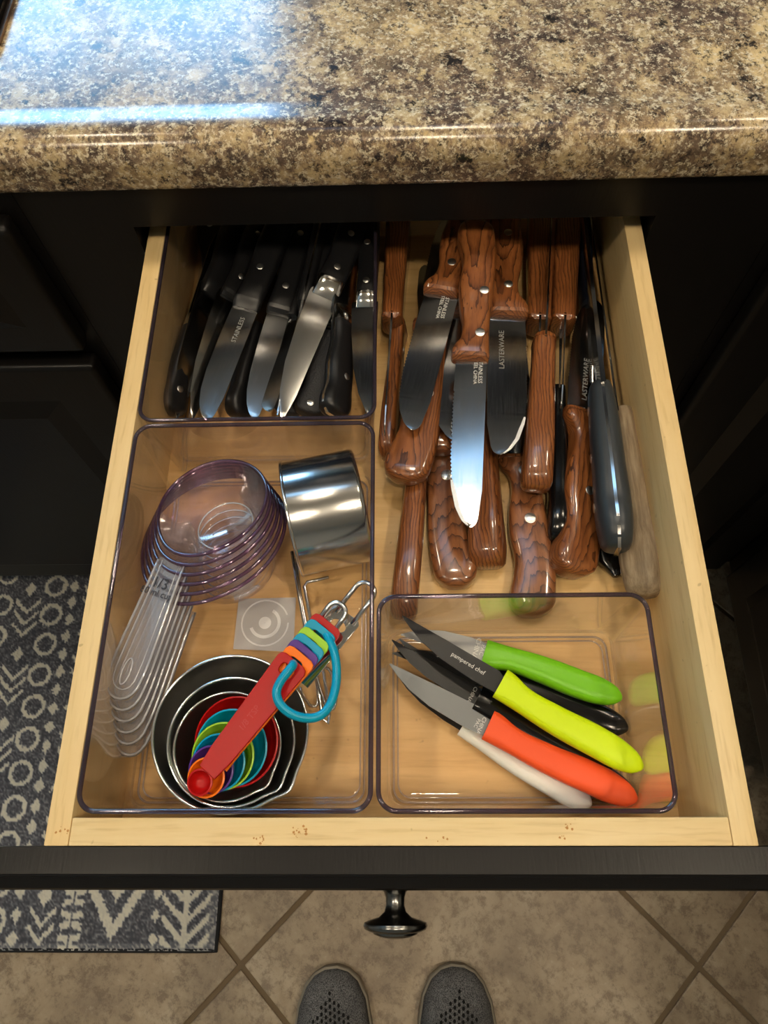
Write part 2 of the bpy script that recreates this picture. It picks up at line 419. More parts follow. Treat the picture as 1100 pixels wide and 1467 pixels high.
structure(box('ceiling', (R_X0, R_Y0, R_Z), (R_X1, R_Y1, R_Z + 0.1), M_CEIL), 'white painted ceiling', 'ceiling')
M_DAY = mat('daylight_pane', col=(0.1, 0.2, 0.3), rough=0.1, emit=SKY_BLUE, estr=WINDOW_POWER)
M_GLINT = mat('glint_panel_glow', col=(0.1, 0.2, 0.3), rough=0.1, emit=SKY_BLUE, estr=GLINT_PANEL_POWER)
w1 = structure(box('window_1', (-1.60, R_Y1 - 0.03, 0.95), (-0.40, R_Y1 - 0.006, 2.25), M_DAY), 'blue daylit window in the far wall', 'window')
for nm, lo, hi in (('window_frame', (-1.68, R_Y1 - 0.05, 2.25), (-0.32, R_Y1, 2.33)), ('window_frame', (-1.68, R_Y1 - 0.05, 0.87), (-0.32, R_Y1, 0.95)),
                   ('window_frame', (-1.68, R_Y1 - 0.05, 0.95), (-1.60, R_Y1, 2.25)), ('window_frame', (-0.40, R_Y1 - 0.05, 0.95), (-0.32, R_Y1, 2.25)),
                   ('window_mullion', (-1.02, R_Y1 - 0.045, 0.95), (-0.98, R_Y1 - 0.03, 2.25))):
    box(nm, lo, hi, M_TRIMWHITE, w1)
GLINT_RECT = (-0.35, 0.45, 0.78, 0.94)  # unseen glowing panel, added and sized so the blade tips reflect blue
gp = structure(box('added_glint_panel', (GLINT_RECT[0], GLINT_RECT[2], R_Z - 0.02), (GLINT_RECT[1], GLINT_RECT[3], R_Z - 0.004), M_GLINT), 'unseen blue panel added overhead to glint in the blade tips', 'window')
for lo, hi in (((GLINT_RECT[0] - 0.06, GLINT_RECT[2] - 0.06, R_Z - 0.04), (GLINT_RECT[1] + 0.06, GLINT_RECT[2], R_Z)), ((GLINT_RECT[0] - 0.06, GLINT_RECT[3], R_Z - 0.04), (GLINT_RECT[1] + 0.06, GLINT_RECT[3] + 0.06, R_Z)),
               ((GLINT_RECT[0] - 0.06, GLINT_RECT[2], R_Z - 0.04), (GLINT_RECT[0], GLINT_RECT[3], R_Z)), ((GLINT_RECT[1], GLINT_RECT[2], R_Z - 0.04), (GLINT_RECT[1] + 0.06, GLINT_RECT[3], R_Z))):
    box('window_frame', lo, hi, M_TRIMWHITE, gp)  # trim around the added panel
M_LAMP = [mat('lamp_lens_%d' % i, col=(1, 1, 1), emit=LAMP_WARM, estr=LAMP_POWER * s) for i, (x, y, s) in enumerate(LAMPS)]
for i, (x, y, s) in enumerate(LAMPS):
    where = ('left' if x < -0.3 else 'right' if x > 0.5 else 'middle') + (' over the viewer' if y < 0 else ' beyond the counter edge')
    L = thing('recessed_light', 'round recessed ceiling light, ' + where, 'light', (x, y, R_Z), 'recessed ceiling lights')
    vs_, fs = loft([[(r * math.cos(2 * math.pi * j / 32), r * math.sin(2 * math.pi * j / 32), z) for j in range(32)] for r, z in ((0.062, -0.001), (0.085, -0.001), (0.085, -0.008), (0.062, -0.012))], False, True)
    pyd('trim_ring', vs_, fs, M_TRIMWHITE, L, True, True, 40)
    lathe('lens', [(0.001, -0.004), (0.061, -0.004), (0.061, -0.009), (0.001, -0.010)], M_LAMP[i], L, 32)

hc = thing('added_dark_cabinet', 'unseen black cabinet added overhead to darken the blade reflections', 'cabinet', (0, 0, 0))  # added out of view so the flat blades mirror something dark
box('body', (-1.00, 1.24, 1.72), (1.30, 1.58, R_Z), M_BLACKPAINT, hc)
for x0 in (-0.99, -0.42, 0.15, 0.72):
    box('door', (x0, 1.22, 1.74), (x0 + 0.555, 1.24, R_Z - 0.03), M_BLACKPAINT, hc, 0.005)
# floor tiles on the diagonal
PITCH = 0.4232 * 1.0 * 1.0
_c1, _c2 = at(345, 1383, 0), at(1001, 1385, 0)
DIAG = (_c2 - _c1).length; PITCH = DIAG / math.sqrt(2); GAP = 0.007
tile_me = None
for i in range(-4, 5):
    for j in range(-4, 5):
        cx = _c1.x + (i - j) * DIAG / 2 + 0; cy = _c1.y + (i + j) * DIAG / 2
        cx += DIAG / 2; 
        if not (-1.15 < cx < 1.15 and -0.75 < cy < 1.0): continue
        if tile_me is None:
            bm = bmesh.new(); box_bm(bm, (0, 0, -0.004), (PITCH - GAP, PITCH - GAP, 0.008), 0.0018, 2)
            tile_me = bpy.data.meshes.new('tile'); bm.to_mesh(tile_me); bm.free()
        o = obj('tile', tile_me, M_TILE, floor, False); o.location = (cx, cy, 0); o.rotation_euler = (0, 0, math.radians(45 + 90 * rnd.randint(0, 3)))

# ------------------------------------------------------------------ cabinets
ZB, ZC = at(550, 267, 0.863)[2], 0.898
def raised_front(name, x0, x1, z0, z1, parent, yface=YF, th=0.019, frame=0.052):
    """cabinet door or drawer front: bevelled slab with a raised centre panel; faces -Y"""
    g = bpy.data.objects.new(name, None)
    o = box(name, (x0, yface - th, z0), (x1, yface, z1), M_BLACKPAINT, parent, 0.006, 3)
    if (x1 - x0) > 3 * frame and (z1 - z0) > 2.2 * frame:
        f = min(frame, (z1 - z0) * 0.24)
        a = [(x0 + f, yface - th + 0.0005, z0 + f), (x1 - f, yface - th + 0.0005, z0 + f), (x1 - f, yface - th + 0.0005, z1 - f), (x0 + f, yface - th + 0.0005, z1 - f)]
        q = 0.022
        b = [(x0 + f + q, yface - th - 0.007, z0 + f + q), (x1 - f - q, yface - th - 0.007, z0 + f + q), (x1 - f - q, yface - th - 0.007, z1 - f - q), (x0 + f + q, yface - th - 0.007, z1 - f - q)]
        pyd('raised_panel', a + b, [(4, 5, 6, 7), (0, 1, 5, 4), (1, 2, 6, 5), (2, 3, 7, 6), (3, 0, 4, 7), (3, 2, 1, 0)], M_BLACKPAINT, o, False)
    return o
cab = thing('base_cabinet', 'black painted base cabinet the open drawer slides out of', 'cabinet', (0, 0, 0))
OX = 0.1885                                    # half width of the drawer opening
Z_RAIL = 0.8285
box('top_rail', (-0.262, YF, Z_RAIL), (0.278, YF + 0.02, 0.862), M_BLACKPAINT, cab)
box('stile', (-0.262, YF, 0.10), (-OX, YF + 0.02, Z_RAIL), M_BLACKPAINT, cab)
box('stile', (OX, YF, 0.10), (0.278, YF + 0.02, Z_RAIL), M_BLACKPAINT, cab)
box('middle_rail', (-OX, YF, 0.66), (OX, YF + 0.02, 0.705), M_BLACKPAINT, cab)
box('bottom_rail', (-OX, YF, 0.10), (OX, YF + 0.02, 0.14), M_BLACKPAINT, cab)
raised_front('door', -0.215, 0.215, 0.115, 0.685, cab)
box('side_panel', (-0.262, YF + 0.02, 0.10), (-0.245, 0.98, 0.862), M_CABINSIDE, cab)
box('side_panel', (0.261, YF + 0.02, 0.10), (0.278, 0.98, 0.862), M_CABINSIDE, cab)
box('back_panel', (-0.245, 0.97, 0.10), (0.261, 0.98, 0.862), M_CABINSIDE, cab)
box('toe_kick', (-0.262, YF + 0.05, 0.0), (0.278, YF + 0.065, 0.10), M_CABINSIDE, cab)
for s in (-1, 1):
    box('drawer_slide', (s * 0.187 - 0.002 if s > 0 else -0.2055, YF + 0.02, 0.745), (0.2055 if s > 0 else -0.185, 0.95, 0.775), M_RAIL, cab, 0.002)
c2_ = thing('base_cabinet', 'black base cabinet left of the open drawer, with panelled drawer and door', 'cabinet', (-0.5, YF, 0))
c2_.location = (0, 0, 0)
box('body', (-0.86, YF, 0.10), (-0.2625, 0.98, 0.862), M_BLACKPAINT, c2_)
d_ = raised_front('drawer_front', -0.845, -0.270, 0.705, 0.846, c2_)
d_ = raised_front('door', -0.845, -0.272, 0.115, 0.683, c2_)
box('toe_kick', (-0.86, YF + 0.05, 0.0), (-0.2625, YF + 0.065, 0.10), M_CABINSIDE, c2_)
c3_ = thing('base_cabinet', 'black corner base cabinet right of the open drawer', 'cabinet')
box('body', (0.2785, YF, 0.10), (1.05, 0.98, 0.862), M_BLACKPAINT, c3_)
raised_front('door', 0.288, 0.505, 0.115, 0.846, c3_)
box('toe_kick', (0.2785, YF + 0.05, 0.0), (1.05, YF + 0.065, 0.10), M_CABINSIDE, c3_)
c4_ = thing('base_cabinet', 'black base cabinet run along the right edge of the floor', 'cabinet')
box('body', (0.53, -1.2, 0.10), (1.05, YF - 0.001, 0.862), M_BLACKPAINT, c4_)
for y0, y1 in ((-1.18, -0.78), (-0.76, -0.36), (-0.34, 0.06), (0.08, 0.38)):
    o = raised_front('door', y0, y1, 0.115, 0.846, c4_, 0.0)
    for q in [o] + list(o.children):
        q.data.transform(Matrix.Rotation(math.radians(-90), 4, 'Z')); 
    for q in [o] + list(o.children):
        q.data.transform(Matrix.Translation((0.53, 0, 0)) @ Matrix.Diagonal((1, -1, 1, 1)))
        bm = bmesh.new(); bm.from_mesh(q.data); bmesh.ops.recalc_face_normals(bm, faces=bm.faces); bm.to_mesh(q.data); bm.free()
box('toe_kick', (0.57, -1.2, 0.0), (0.585, YF, 0.10), M_CABINSIDE, c4_)

# countertop with rolled front edge
def counter_mesh(name, x0, x1, yf, yb, zb, zt, m):
    r = 0.018; prof = [(yb, zb), (yf + 0.006, zb)]
    for i in range(5):
        a = math.radians(-90 - 90 * i / 4); prof.append((yf + 0.006 + 0.006 * math.cos(a), zb + 0.006 + 0.006 * math.sin(a)))
    hb = 0.0022
    for i in range(9):
        a = math.radians(180 - 90 * i / 8); prof.append((yf + r + r * math.cos(a), zt + hb - r + r * math.sin(a)))
    for i in range(1, 9):
        u = i / 8; prof.append((yf + r + 0.003 + 0.020 * u, zt + hb * (0.5 + 0.5 * math.cos(math.pi * u))))
    prof.append((yb, zt))
    n = len(prof); vs_ = [(x0, y, z) for y, z in prof] + [(x1, y, z) for y, z in prof]
    fs = [(i, (i + 1) % n, n + (i + 1) % n, n + i) for i in range(n)] + [tuple(range(n))[::-1], tuple(range(n, 2 * n))]
    return pyd(name, vs_, fs, m, None, True, True, 40)
YCF = at(550, 268, 0.8635)[1]
ctop = tag(counter_mesh('countertop', -0.90, 1.07, YCF, 1.02, 0.8625, 0.898, M_COUNTER), 'glossy brown granite-look countertop with a rolled front edge', 'countertop')
ctop2 = tag(box('countertop', (0.505, -1.22, 0.8625), (1.07, YCF - 0.001, 0.898), M_COUNTER, None, 0.008, 3), 'granite-look countertop on the right-hand cabinet run', 'countertop')
_k = at(20, 0, 0.90)
ck = thing('cooktop', 'black glass cooktop corner set into the countertop', 'cooktop', (0, 0, 0))
_kx = at(19, 0, 0.90)[0]; _ky = at(0, 78, 0.90)[1] + 0.002
vs_, fs = loft([rrect(_kx - 0.55, _kx, _ky, _ky + 0.40, 0.012, 0.8982), rrect(_kx - 0.55, _kx, _ky, _ky + 0.40, 0.012, 0.9005)])
pyd('trim', vs_, fs, M_TRIMSTEEL, ck, True, True, 40)
vs_, fs = loft([rrect(_kx - 0.547, _kx - 0.003, _ky + 0.003, _ky + 0.397, 0.010, 0.9006), rrect(_kx - 0.547, _kx - 0.003, _ky + 0.003, _ky + 0.397, 0.010, 0.9050), rrect(_kx - 0.545, _kx - 0.005, _ky + 0.005, _ky + 0.395, 0.010, 0.9062)])
pyd('glass_top', vs_, fs, M_GLASSTOP, ck, True, True, 40)

# ------------------------------------------------------------------ drawer
DR = thing('drawer', 'open maple drawer with a black front panel pulled out under the counter', 'drawer', (0, 0, 0))
TH = 0.0128; FT = 0.0137; ZF = ZT - 0.0745; DB = 0.50
XO = DW / 2
box('side_panel', (-XO, 0.0, ZF - 0.010), (-XO + TH, DB, ZT), M_WOODY, DR, 0.0008)
box('side_panel', (XO - TH, 0.0, ZF - 0.010), (XO, DB, ZT), M_WOODY, DR, 0.0008)
box('front_board', (-XO + TH + 0.0002, 0.0, ZF - 0.010), (XO - TH - 0.0002, FT, ZT - 0.0002), M_WOODX, DR, 0.0008)
box('back_board', (-XO + TH + 0.0002, DB - 0.012, ZF - 0.010), (XO - TH - 0.0002, DB, ZT - 0.0002), M_WOODX, DR, 0.0008)
box('bottom_board', (-XO + TH - 0.004, 0.004, ZF - 0.006), (XO - TH + 0.004, DB - 0.004, ZF), M_WOODB, DR)
# black front panel, rounded step along its outer top edge
yA, yB = at(550, 1256, ZT)[1], at(550, 1276, ZT - 0.008)[1]
prof = [(-0.0004, 0.655), (-0.0004, ZT + 0.0004), (yA + 0.0012, ZT + 0.0004), (yA, ZT - 0.0006), (yA - 0.0003, ZT - 0.0035), (yB + 0.001, ZT - 0.0075), (yB, ZT - 0.010), (yB, 0.662), (yB + 0.003, 0.655)]
n = len(prof); vs_ = [(-0.222, y, z) for y, z in prof] + [(0.222, y, z) for y, z in prof]
fs = [(i, (i + 1) % n, n + (i + 1) % n, n + i) for i in range(n)] + [tuple(range(n))[::-1], tuple(range(n, 2 * n))]
fp = pyd('front_panel', vs_, fs, M_BLACKPAINT, DR, True, True, 25)
_kz = 0.762
kp = at(566, 1285, _kz); kq = at(566, 1345, _kz)
klen = abs(kq[1] - yB)
kmt = Matrix.Translation((kp[0], yB, _kz)) @ Matrix.Rotation(math.radians(90), 4, 'X')
kr = 46 * mpp(at(566, 1328, _kz))
lathe('knob', [(0.0005, -0.002), (kr * 0.46, -0.001), (kr * 0.47, 0.0012), (kr * 0.36, 0.003), (kr * 0.30, 0.006), (kr * 0.29, 0.010), (kr * 0.34, 0.0135), (kr * 0.52, 0.0165), (kr * 0.80, 0.0180), (kr * 0.97, 0.0192), (kr, 0.0208), (kr * 0.96, 0.0224), (kr * 0.80, 0.0236), (kr * 0.70, 0.0240), (kr * 0.68, 0.0250), (kr * 0.50, 0.0262), (kr * 0.25, 0.0272), (0.0005, 0.0275)],
      M_PEWTER, DR, 48, kmt @ Matrix.Diagonal((1, 1, klen / 0.0275, 1)))

# ------------------------------------------------------------------ clear bins
def bin_(label, x0, x1, y0, y1, ztop, zbot):
    t_ = 0.0020; tp = 0.004; r = 0.010
    B = thing('drawer_bin', label, 'bin', ((x0 + x1) / 2, (y0 + y1) / 2, zbot), 'clear plastic drawer bins')
    off = Vector(B.location)
    f = lambda ins, z, rr=r: [p - off for p in rrect(x0 + ins, x1 - ins, y0 + ins, y1 - ins, rr, z, 6)]
    rings = [f(tp + 0.006, zbot, r - 0.003), f(tp + 0.0035, zbot + 0.0006), f(tp + 0.001, zbot + 0.0035), f(0.0006, ztop - 0.001), f(t_ + 0.0006, ztop - 0.001), f(tp + t_ + 0.001, zbot + 0.007), f(tp + t_ + 0.0022, zbot + 0.0040), f(tp + t_ + 0.0045, zbot + 0.0024), f(tp + t_ + 0.009, zbot + 0.0020, 0.008)]
    vs_, fs = loft(rings, True)
    pyd('shell', vs_, fs, M_CLEAR, B, True, True, 60)
    tube('rim', [p - off for p in rrect(x0 + 0.0013, x1 - 0.0013, y0 + 0.0013, y1 - 0.0013, r, ztop, 8)], 0.0014, M_RIM, B, True, 10)
    for ins, rr_ in ((0.0085, 0.0007), (0.0112, 0.0005)):
        tube('floor_ridge', [p - off for p in rrect(x0 + ins, x1 - ins, y0 + ins, y1 - ins, r - 0.002, zbot + 0.0026, 6)], rr_, M_RIDGE, B, True, 6)
    return B
ZR = ZT - 0.0005; ZFB = ZF + 0.0003
A = lambda px, py: at(px, py, ZR)
XL0 = -XO + TH + 0.0004; XL1 = A(533, 1100)[0] + 0.0006
YSPLIT = A(370, 604)[1]
bin_('long clear plastic bin at front left holding measuring cups and spoons', XL0, XL1, A(320, 1166)[1], YSPLIT - 0.0008, ZR, ZFB)
bin_('clear plastic bin at the back left full of black-handled knives', XL0, XL1 + 0.0008, YSPLIT + 0.0008, YSPLIT + 0.235, ZR, ZFB)
bin_('small clear plastic bin at front right holding coloured paring knives', A(539, 1000)[0], A(973, 1150)[0], A(750, 1166)[1], A(750, 850)[1], ZR, ZFB)
ZI = ZFB + 0.0020                              # inside floor of a bin

# ------------------------------------------------------------------ knives
def basis(P0, P1, roll):
    x = (P1 - P0).normalized(); up = Vector((0, 0, 1)); y = up.cross(x).normalized(); z = x.cross(y).normalized()
    R_ = Matrix.Rotation(math.radians(roll), 3, x); y = R_ @ y; z = R_ @ z
    return Matrix([[x[i], y[i], z[i], P0[i]] for i in range(3)] + [[0, 0, 0, 1]])
STEAK = dict(lo=[(0, -.34), (.05, -.50), (.12, -.54), (.22, -.44), (.32, -.36), (.5, -.42), (.66, -.38), (.80, -.28), (.90, -.34), (.955, -.50), (1, -.50)],
             hi=[(0, .20), (.05, .38), (.14, .46), (.5, .47), (.8, .40), (1, .42)])
CHEF = dict(lo=[(0, -.30), (.04, -.46), (.12, -.52), (.3, -.40), (.55, -.44), (.8, -.36), (1, -.42)],
            hi=[(0, .30), (.05, .44), (.3, .50), (.7, .48), (1, .42)])
PLAIN = dict(lo=[(0, -.36), (.05, -.47), (.3, -.42), (.7, -.46), (.93, -.40), (1, -.36)], hi=[(0, .36), (.05, .47), (.4, .44), (.8, .46), (1, .36)])
PARE = dict(lo=[(0, -.20), (.05, -.36), (.16, -.50), (.32, -.52), (.6, -.40), (.84, -.38), (.95, -.52), (1, -.54)],
            hi=[(0, .06), (.04, .22), (.12, .36), (.3, .44), (.6, .50), (.85, .46), (1, .46)])
BARE_TAPER = [(0, 1.0), (.12, 1.0), (.5, .92), (.9, .8), (1, .8)]
def blade_mesh(name, x0, L, w0, kind, th, m, parent, flip, serr=None, off=0.0):
    """kinds: steak (tip by the spine), chef, pare, bread; the edge faces -y before the flip"""
    N = 90 if serr else 40; st = []
    for i in range(N + 1):
        s = i / N
        if kind == 'steak':
            hi = np.interp(s, [0, .8, .95, .985, 1], [.46, .46, .38, .32, .22]); lo = np.interp(s, [0, .05, .3, .62, .78, .89, .96, .985, 1], [-.46, -.47, -.50, -.48, -.40, -.26, -.08, .04, .16])
        elif kind == 'chef':
            hi = .46 - .10 * s - .1 * max(0, s - .8) / .2; lo = np.interp(s, [0, .03, .3, .6, .8, .93, 1], [-.52, -.56, -.52, -.40, -.20, .05, .24])
        elif kind == 'bread':
            hi = .48 - .1 * max(0, s - .9) / .1; lo = np.interp(s, [0, .6, .85, .95, 1], [-.48, -.45, -.38, -.10, .30])
        else:
            hi = np.interp(s, [0, .25, .55, .75, .9, 1], [.40, .46, .38, .18, -.10, -.34]); lo = np.interp(s, [0, .05, .1, .6, 1], [-.30, -.34, -.50, -.46, -.40])
        if serr and serr[0] < s < serr[1]:
            lo += serr[2] / w0 * ((i % 2))
        if hi - lo < 0.03: hi = lo + 0.03
        st.append((x0 + s * L, lo * w0 + off, hi * w0 + off, s))
    rings = []
    for x, lo, hi, s in st:
        mid = lo + (hi - lo) * 0.42; h = th / 2 * (1 - 0.45 * s); e = 0.00012
        pts = [(x, hi, h), (x, mid, h * 0.92), (x, lo, e), (x, lo, -e), (x, mid, -h * 0.92), (x, hi, -h)]
        rings.append([(p[0], p[1] * flip, p[2]) for p in pts])
    vs_, fs = loft(rings)
    return pyd(name, vs_, fs, m, parent, True, True, 8)
def handle_mesh(name, L, w0, prof, th, thprof, m, parent, flip, n_exp=4.0, x0=0.0, K=26, off=0.0):
    ts = [0.0, 0.006, 0.02, 0.045] + [0.08 + (0.97 - 0.08) * i / K for i in range(K + 1)] + [0.99, 1.0]
    lo = smooth_interp(prof['lo'], ts); hi = smooth_interp(prof['hi'], ts); tt = smooth_interp(thprof, ts)
    rings = []
    for t_, l, h, q in zip(ts, lo, hi, tt):
        e = 1.0
        if t_ < 0.05: e = 0.45 + 0.55 * math.sqrt(max(0, 1 - (1 - t_ / 0.05) ** 2))
        if t_ > 0.985: e = 0.93
        c = (l + h) / 2; l2 = c + (l - c) * (e if t_ < .05 else 1); h2 = c + (h - c) * (e if t_ < .05 else 1)
        r_ = superring(x0 + t_ * L, l2 * w0, h2 * w0, th / 2 * q * e, n_exp)
        rings.append([(p[0], (p[1] + off) * flip, p[2]) for p in r_])
    vs_, fs = loft(rings)
    return pyd(name, vs_, fs, m, parent, True, True, 50), (lambda t_: float(np.interp(t_, ts, tt)) * th / 2)
def disc(name, x, y, h, r, m, parent):
    prof = [(r * 0.01, -h), (r * 0.9, -h), (r, -h + 0.0002), (r, h - 0.0002), (r * 0.9, h), (r * 0.01, h)]
    return lathe(name, prof, m, parent, 18, Matrix.Translation((x, y, 0)))
def knife(name, label, group, butt, bol, tip, roll=0.0, wpx=50, tpx=34, flip=1, prof=STEAK, thprof=BARE_TAPER, hmat=None, bmat=None, blade='steak', bw=0.92, bth=0.0016,
          serr=None, rivets=(), rr=0.0034, bolster=None, n_exp=4.0, letters=None, tang=None, guard=None, tipbevel=False, boff=0.0, cat='knife', th_m=None):
    P0, P2 = at(*butt), at(*tip); Pb = at(*bol)
    L = (P2 - P0).length; xh = (P2 - P0).normalized(); Lh = (Pb - P0).dot(xh)
    s = mpp((P0 + Pb) / 2); w0 = wpx * s; th = tpx * s if th_m is None else th_m
    T = thing(name, label, cat, group=group, mtx=basis(P0, P2, roll))
    hm, hz = handle_mesh('handle', Lh, w0, prof, th, thprof, hmat, T, flip, n_exp)
    lo1 = prof['lo'][-1][1] * w0; hi1 = prof['hi'][-1][1] * w0
    xb = Lh
    if bolster:
        lb, mt = bolster; hq = hz(1.0)
        rings = [superring(Lh - 0.0002, lo1, hi1, hq, 3.2), superring(Lh + lb * 0.45, lo1 * 1.0, hi1 * 1.0, hq * 0.95, 3.0), superring(Lh + lb * 0.8, lo1 * 0.96, hi1 * 0.98, hq * 0.5, 2.6), superring(Lh + lb, lo1 * 0.96, hi1 * 0.98, bth * 0.6, 2.4)]
        rings = [[(p[0], p[1] * flip, p[2]) for p in r] for r in rings]
        v_, f_ = loft(rings); pyd('bolster', v_, f_, mt, T, True, True, 40); xb = Lh + lb * 0.9
    if guard:
        rings = [superring(Lh - 0.0006, lo1 * 1.02, hi1 * 1.02, hz(1.0) * 1.02, 5), superring(Lh + guard * .5, lo1 * 1.0, hi1 * 1.0, hz(1.0) * 0.9, 5), superring(Lh + guard, lo1 * 0.95, hi1 * 0.95, hz(1.0) * 0.45, 4)]
        rings = [[(p[0], p[1] * flip, p[2]) for p in r] for r in rings]
        v_, f_ = loft(rings); pyd('ferrule', v_, f_, hmat, T, True, True, 30); xb = Lh + guard * 0.6
    bl = blade_mesh('blade', xb - 0.004, L - xb + 0.004, w0 * bw, blade, bth, bmat, T, flip, serr, boff * w0)
    if tang:
        rings = []
        for i in range(13):
            t_ = i / 12; l = smooth_interp(prof['lo'], [t_])[0] * w0; h = smooth_interp(prof['hi'], [t_])[0] * w0
            rings.append([(p[0], p[1] * flip, p[2]) for p in superring(t_ * Lh - (0.0006 if i == 0 else 0), l - 0.0003, h + 0.0003, tang / 2, 6, 12)])
        v_, f_ = loft(rings); pyd('tang', v_, f_, M_BOLSTER, T, True, True, 50)
    for tr, yr in rivets:
        disc('rivet', tr * Lh, yr * w0 * flip, hz(tr) + 0.0003, rr, M_RIVET, T)
    if tipbevel:
        Lb = L - xb; pts = []
        for i in range(11):
            u = 0.74 + 0.25 * i / 10
            lo = np.interp(u, [0, .05, .3, .62, .78, .89, .96, .985, 1], [-.46, -.47, -.50, -.48, -.40, -.26, -.08, .04, .16]) * w0 * bw
            hi_ = lo + 0.0026 * (1 - ((i - 5) / 5.6) ** 2) ** 0.5
            x = xb + u * Lb; pts.append([(x, (lo - .0002) * flip, 0.0003), (x, hi_ * flip, 0.0006), (x, hi_ * flip, -0.0006), (x, (lo - .0002) * flip, -0.0003)])
        v_, f_ = loft(pts); g = pyd('ground_tip', v_, f_, M_GROUND, T, False); g['label'] = 'bright ground edge near the blade tip'
    if letters:
        for (body, u, v_, size, ang, m_) in letters:
            mt = Matrix.Translation((xb + u * (L - xb), v_ * w0 * flip, bth * 0.5 + 0.00012)) @ Matrix.Rotation(math.radians(ang), 4, 'Z')
            text(body, size, m_, T, mt)
    return T

G_ST = 'brown wood-handled steak knives'
RV2 = ((.42, .02), (.80, .03))
def steak(label, butt, bol, tip, roll=0, wpx=54, tpx=34, flip=1, m=M_ROSE, riv=RV2, **kw):
    kw.setdefault('serr', (.28, .80, 0.0007)); kw.setdefault('bmat', M_BLADE); kw.setdefault('guard', 0.004)
    return knife('steak_knife', label, G_ST, butt, bol, tip, roll, wpx, tpx, flip, STEAK, hmat=m, rivets=riv, **kw)
zf = ZF + 0.0004
# knives lying on the drawer floor first, then the ones on top of them
steak('steak knife on its side, brown handle running under the rim of the small bin', (577, 886, zf + .0125), (604, 636, zf + .0125), (622, 430, zf + .010), 90, 50, 38)
steak('flat steak knife on the drawer floor, ringed brown handle with one rivet near the bins', (650, 843, zf + .0075), (632, 585, zf + .0075), (618, 380, zf + .006), 0, 62, 33, 1, M_ROSE2, ((.58, .0),), rr=0.0042)
steak('steak knife lying flat, brown handle with two rivets reaching behind the small bin', (768, 884, zf + .0075), (733, 658, zf + .0075), (722, 430, zf + .006), 0, 64, 33, -1, M_ROSE2, ((.58, .05), (.90, .02)), rr=0.0040)
steak('steak knife on its side, leftmost with its brown pommel low beside the bin wall', (554, 655, zf + .012), (574, 468, zf + .012), (590, 300, zf + .010), 82, 48, 24)
steak('steak knife on its side with fat rounded brown pommel in the middle of the drawer', (697, 813, zf + .013), (700, 582, zf + .018), (703, 400, zf + .018), 72, 56, 40, thprof=[(0, 1.15), (.1, 1.25), (.3, 1.1), (.7, .6), (1, .38)], riv=())
steak('steak knife tilted on its side, curved brown hook pommel beside the black chef knife', (822, 828, zf + .012), (818, 598, zf + .014), (846, 428, zf + .022), 22, 66, 42, -1, M_ROSE, ((.50, .08), (.90, .10)), letters=[('LASTERWARE', .28, -.02, .0060, 0, M_PRINT_G)])
steak('brown steak knife on its side, leftmost handle at the back edge', (574, 265, zf + .026), (565, 458, zf + .026), (551, 628, zf + .022), 90, 46, 36, riv=())
steak('brown steak knife on its side at the back, left of the pair with shiny pommels', (777, 268, zf + .022), (772, 462, zf + .022), (766, 600, zf + .020), 90, 46, 42, riv=())
steak('brown steak knife on its side at the back, right of the pair with shiny pommels', (813, 268, zf + .022), (806, 462, zf + .022), (801, 590, zf + .020), 90, 46, 42, riv=())
steak('steak knife lying flat low in the pile, only its dark ringed pommel showing', (634, 650, zf + .020), (650, 430, zf + .021), (660, 290, zf + .021), 0, 58, 32, -1, M_ROSE, ((.55, .05),))
steak('steak knife lying flat, wide brown hooked pommel at left below the rivet', (583, 692, zf + .030), (624, 466, zf + .032), (655, 290, zf + .032), 0, 66, 32, -1, M_ROSE, ((.52, .12),), rr=0.0042)
steak('dark-bladed steak knife pointing at the viewer, half hidden under the topmost knife', (672, 262, zf + .036), (648, 448, zf + .036), (643, 632, zf + .036), 0, 62, 32, 1, M_ROSE, ((.4, .05), (.8, .05)), tipbevel=False)
steak('steak knife at the back with lettered wide blade right of the topmost knife', (722, 266, zf + .040), (729, 450, zf + .040), (727, 652, zf + .040), 0, 60, 34, -1, M_ROSE, ((.45, -.05), (.83, -.04)), serr=(.25, .74, .0008), tipbevel=True, letters=[('LASTERWARE', .26, .10, .0056, 180, M_PRINT_G)])
steak('steak knife on its side, glossy brown handle lying across the flat two-rivet one', (768, 702, zf + .034), (780, 490, zf + .036), (788, 310, zf + .036), 90, 48, 42, riv=())
steak('steak knife tilted left with a dark mirror blade crossing to the left pommel', (676, 268, zf + .050), (620, 414, zf + .050), (580, 614, zf + .046), 0, 54, 32, 1, M_ROSE, ((.35, .05), (.78, .05)), letters=[('STAINLESS', .10, .16, .0042, 0, M_PRINT_W), ('STEEL CHINA', .10, .04, .0036, 0, M_PRINT_W)])
steak('topmost steak knife of the pile with bright serrated blade and two rivets', (685, 322, zf + .066), (674, 508, zf + .064), (664, 755, zf + .054), 0, 56, 36, 1, M_ROSE, ((.56, .22), (.86, .16)), bw=.82, serr=(.22, .76, .0009), tipbevel=True, letters=[('STAINLESS', .07, .22, .0042, 0, M_PRINT_W), ('STEEL CHINA', .07, .10, .0036, 0, M_PRINT_W)])
G_LG = 'large knives along the right drawer wall'
knife('knife', 'black-handled knife on its side under the brown steak knives', G_LG, (797, 778, zf + .011), (798, 560, zf + .011), (800, 360, zf + .010), 90, 46, 26, 1, CHEF, hmat=M_GLOSSBLACK, bmat=M_BLADE, blade='chef')
knife('knife', 'knife with dark navy handle at the back beside the right pair of brown handles', G_LG, (831, 270, zf + .020), (838, 440, zf + .020), (846, 560, zf + .018), 90, 46, 20, 1, CHEF, hmat=M_DARKBLUE, bmat=M_BLADE, blade='chef')
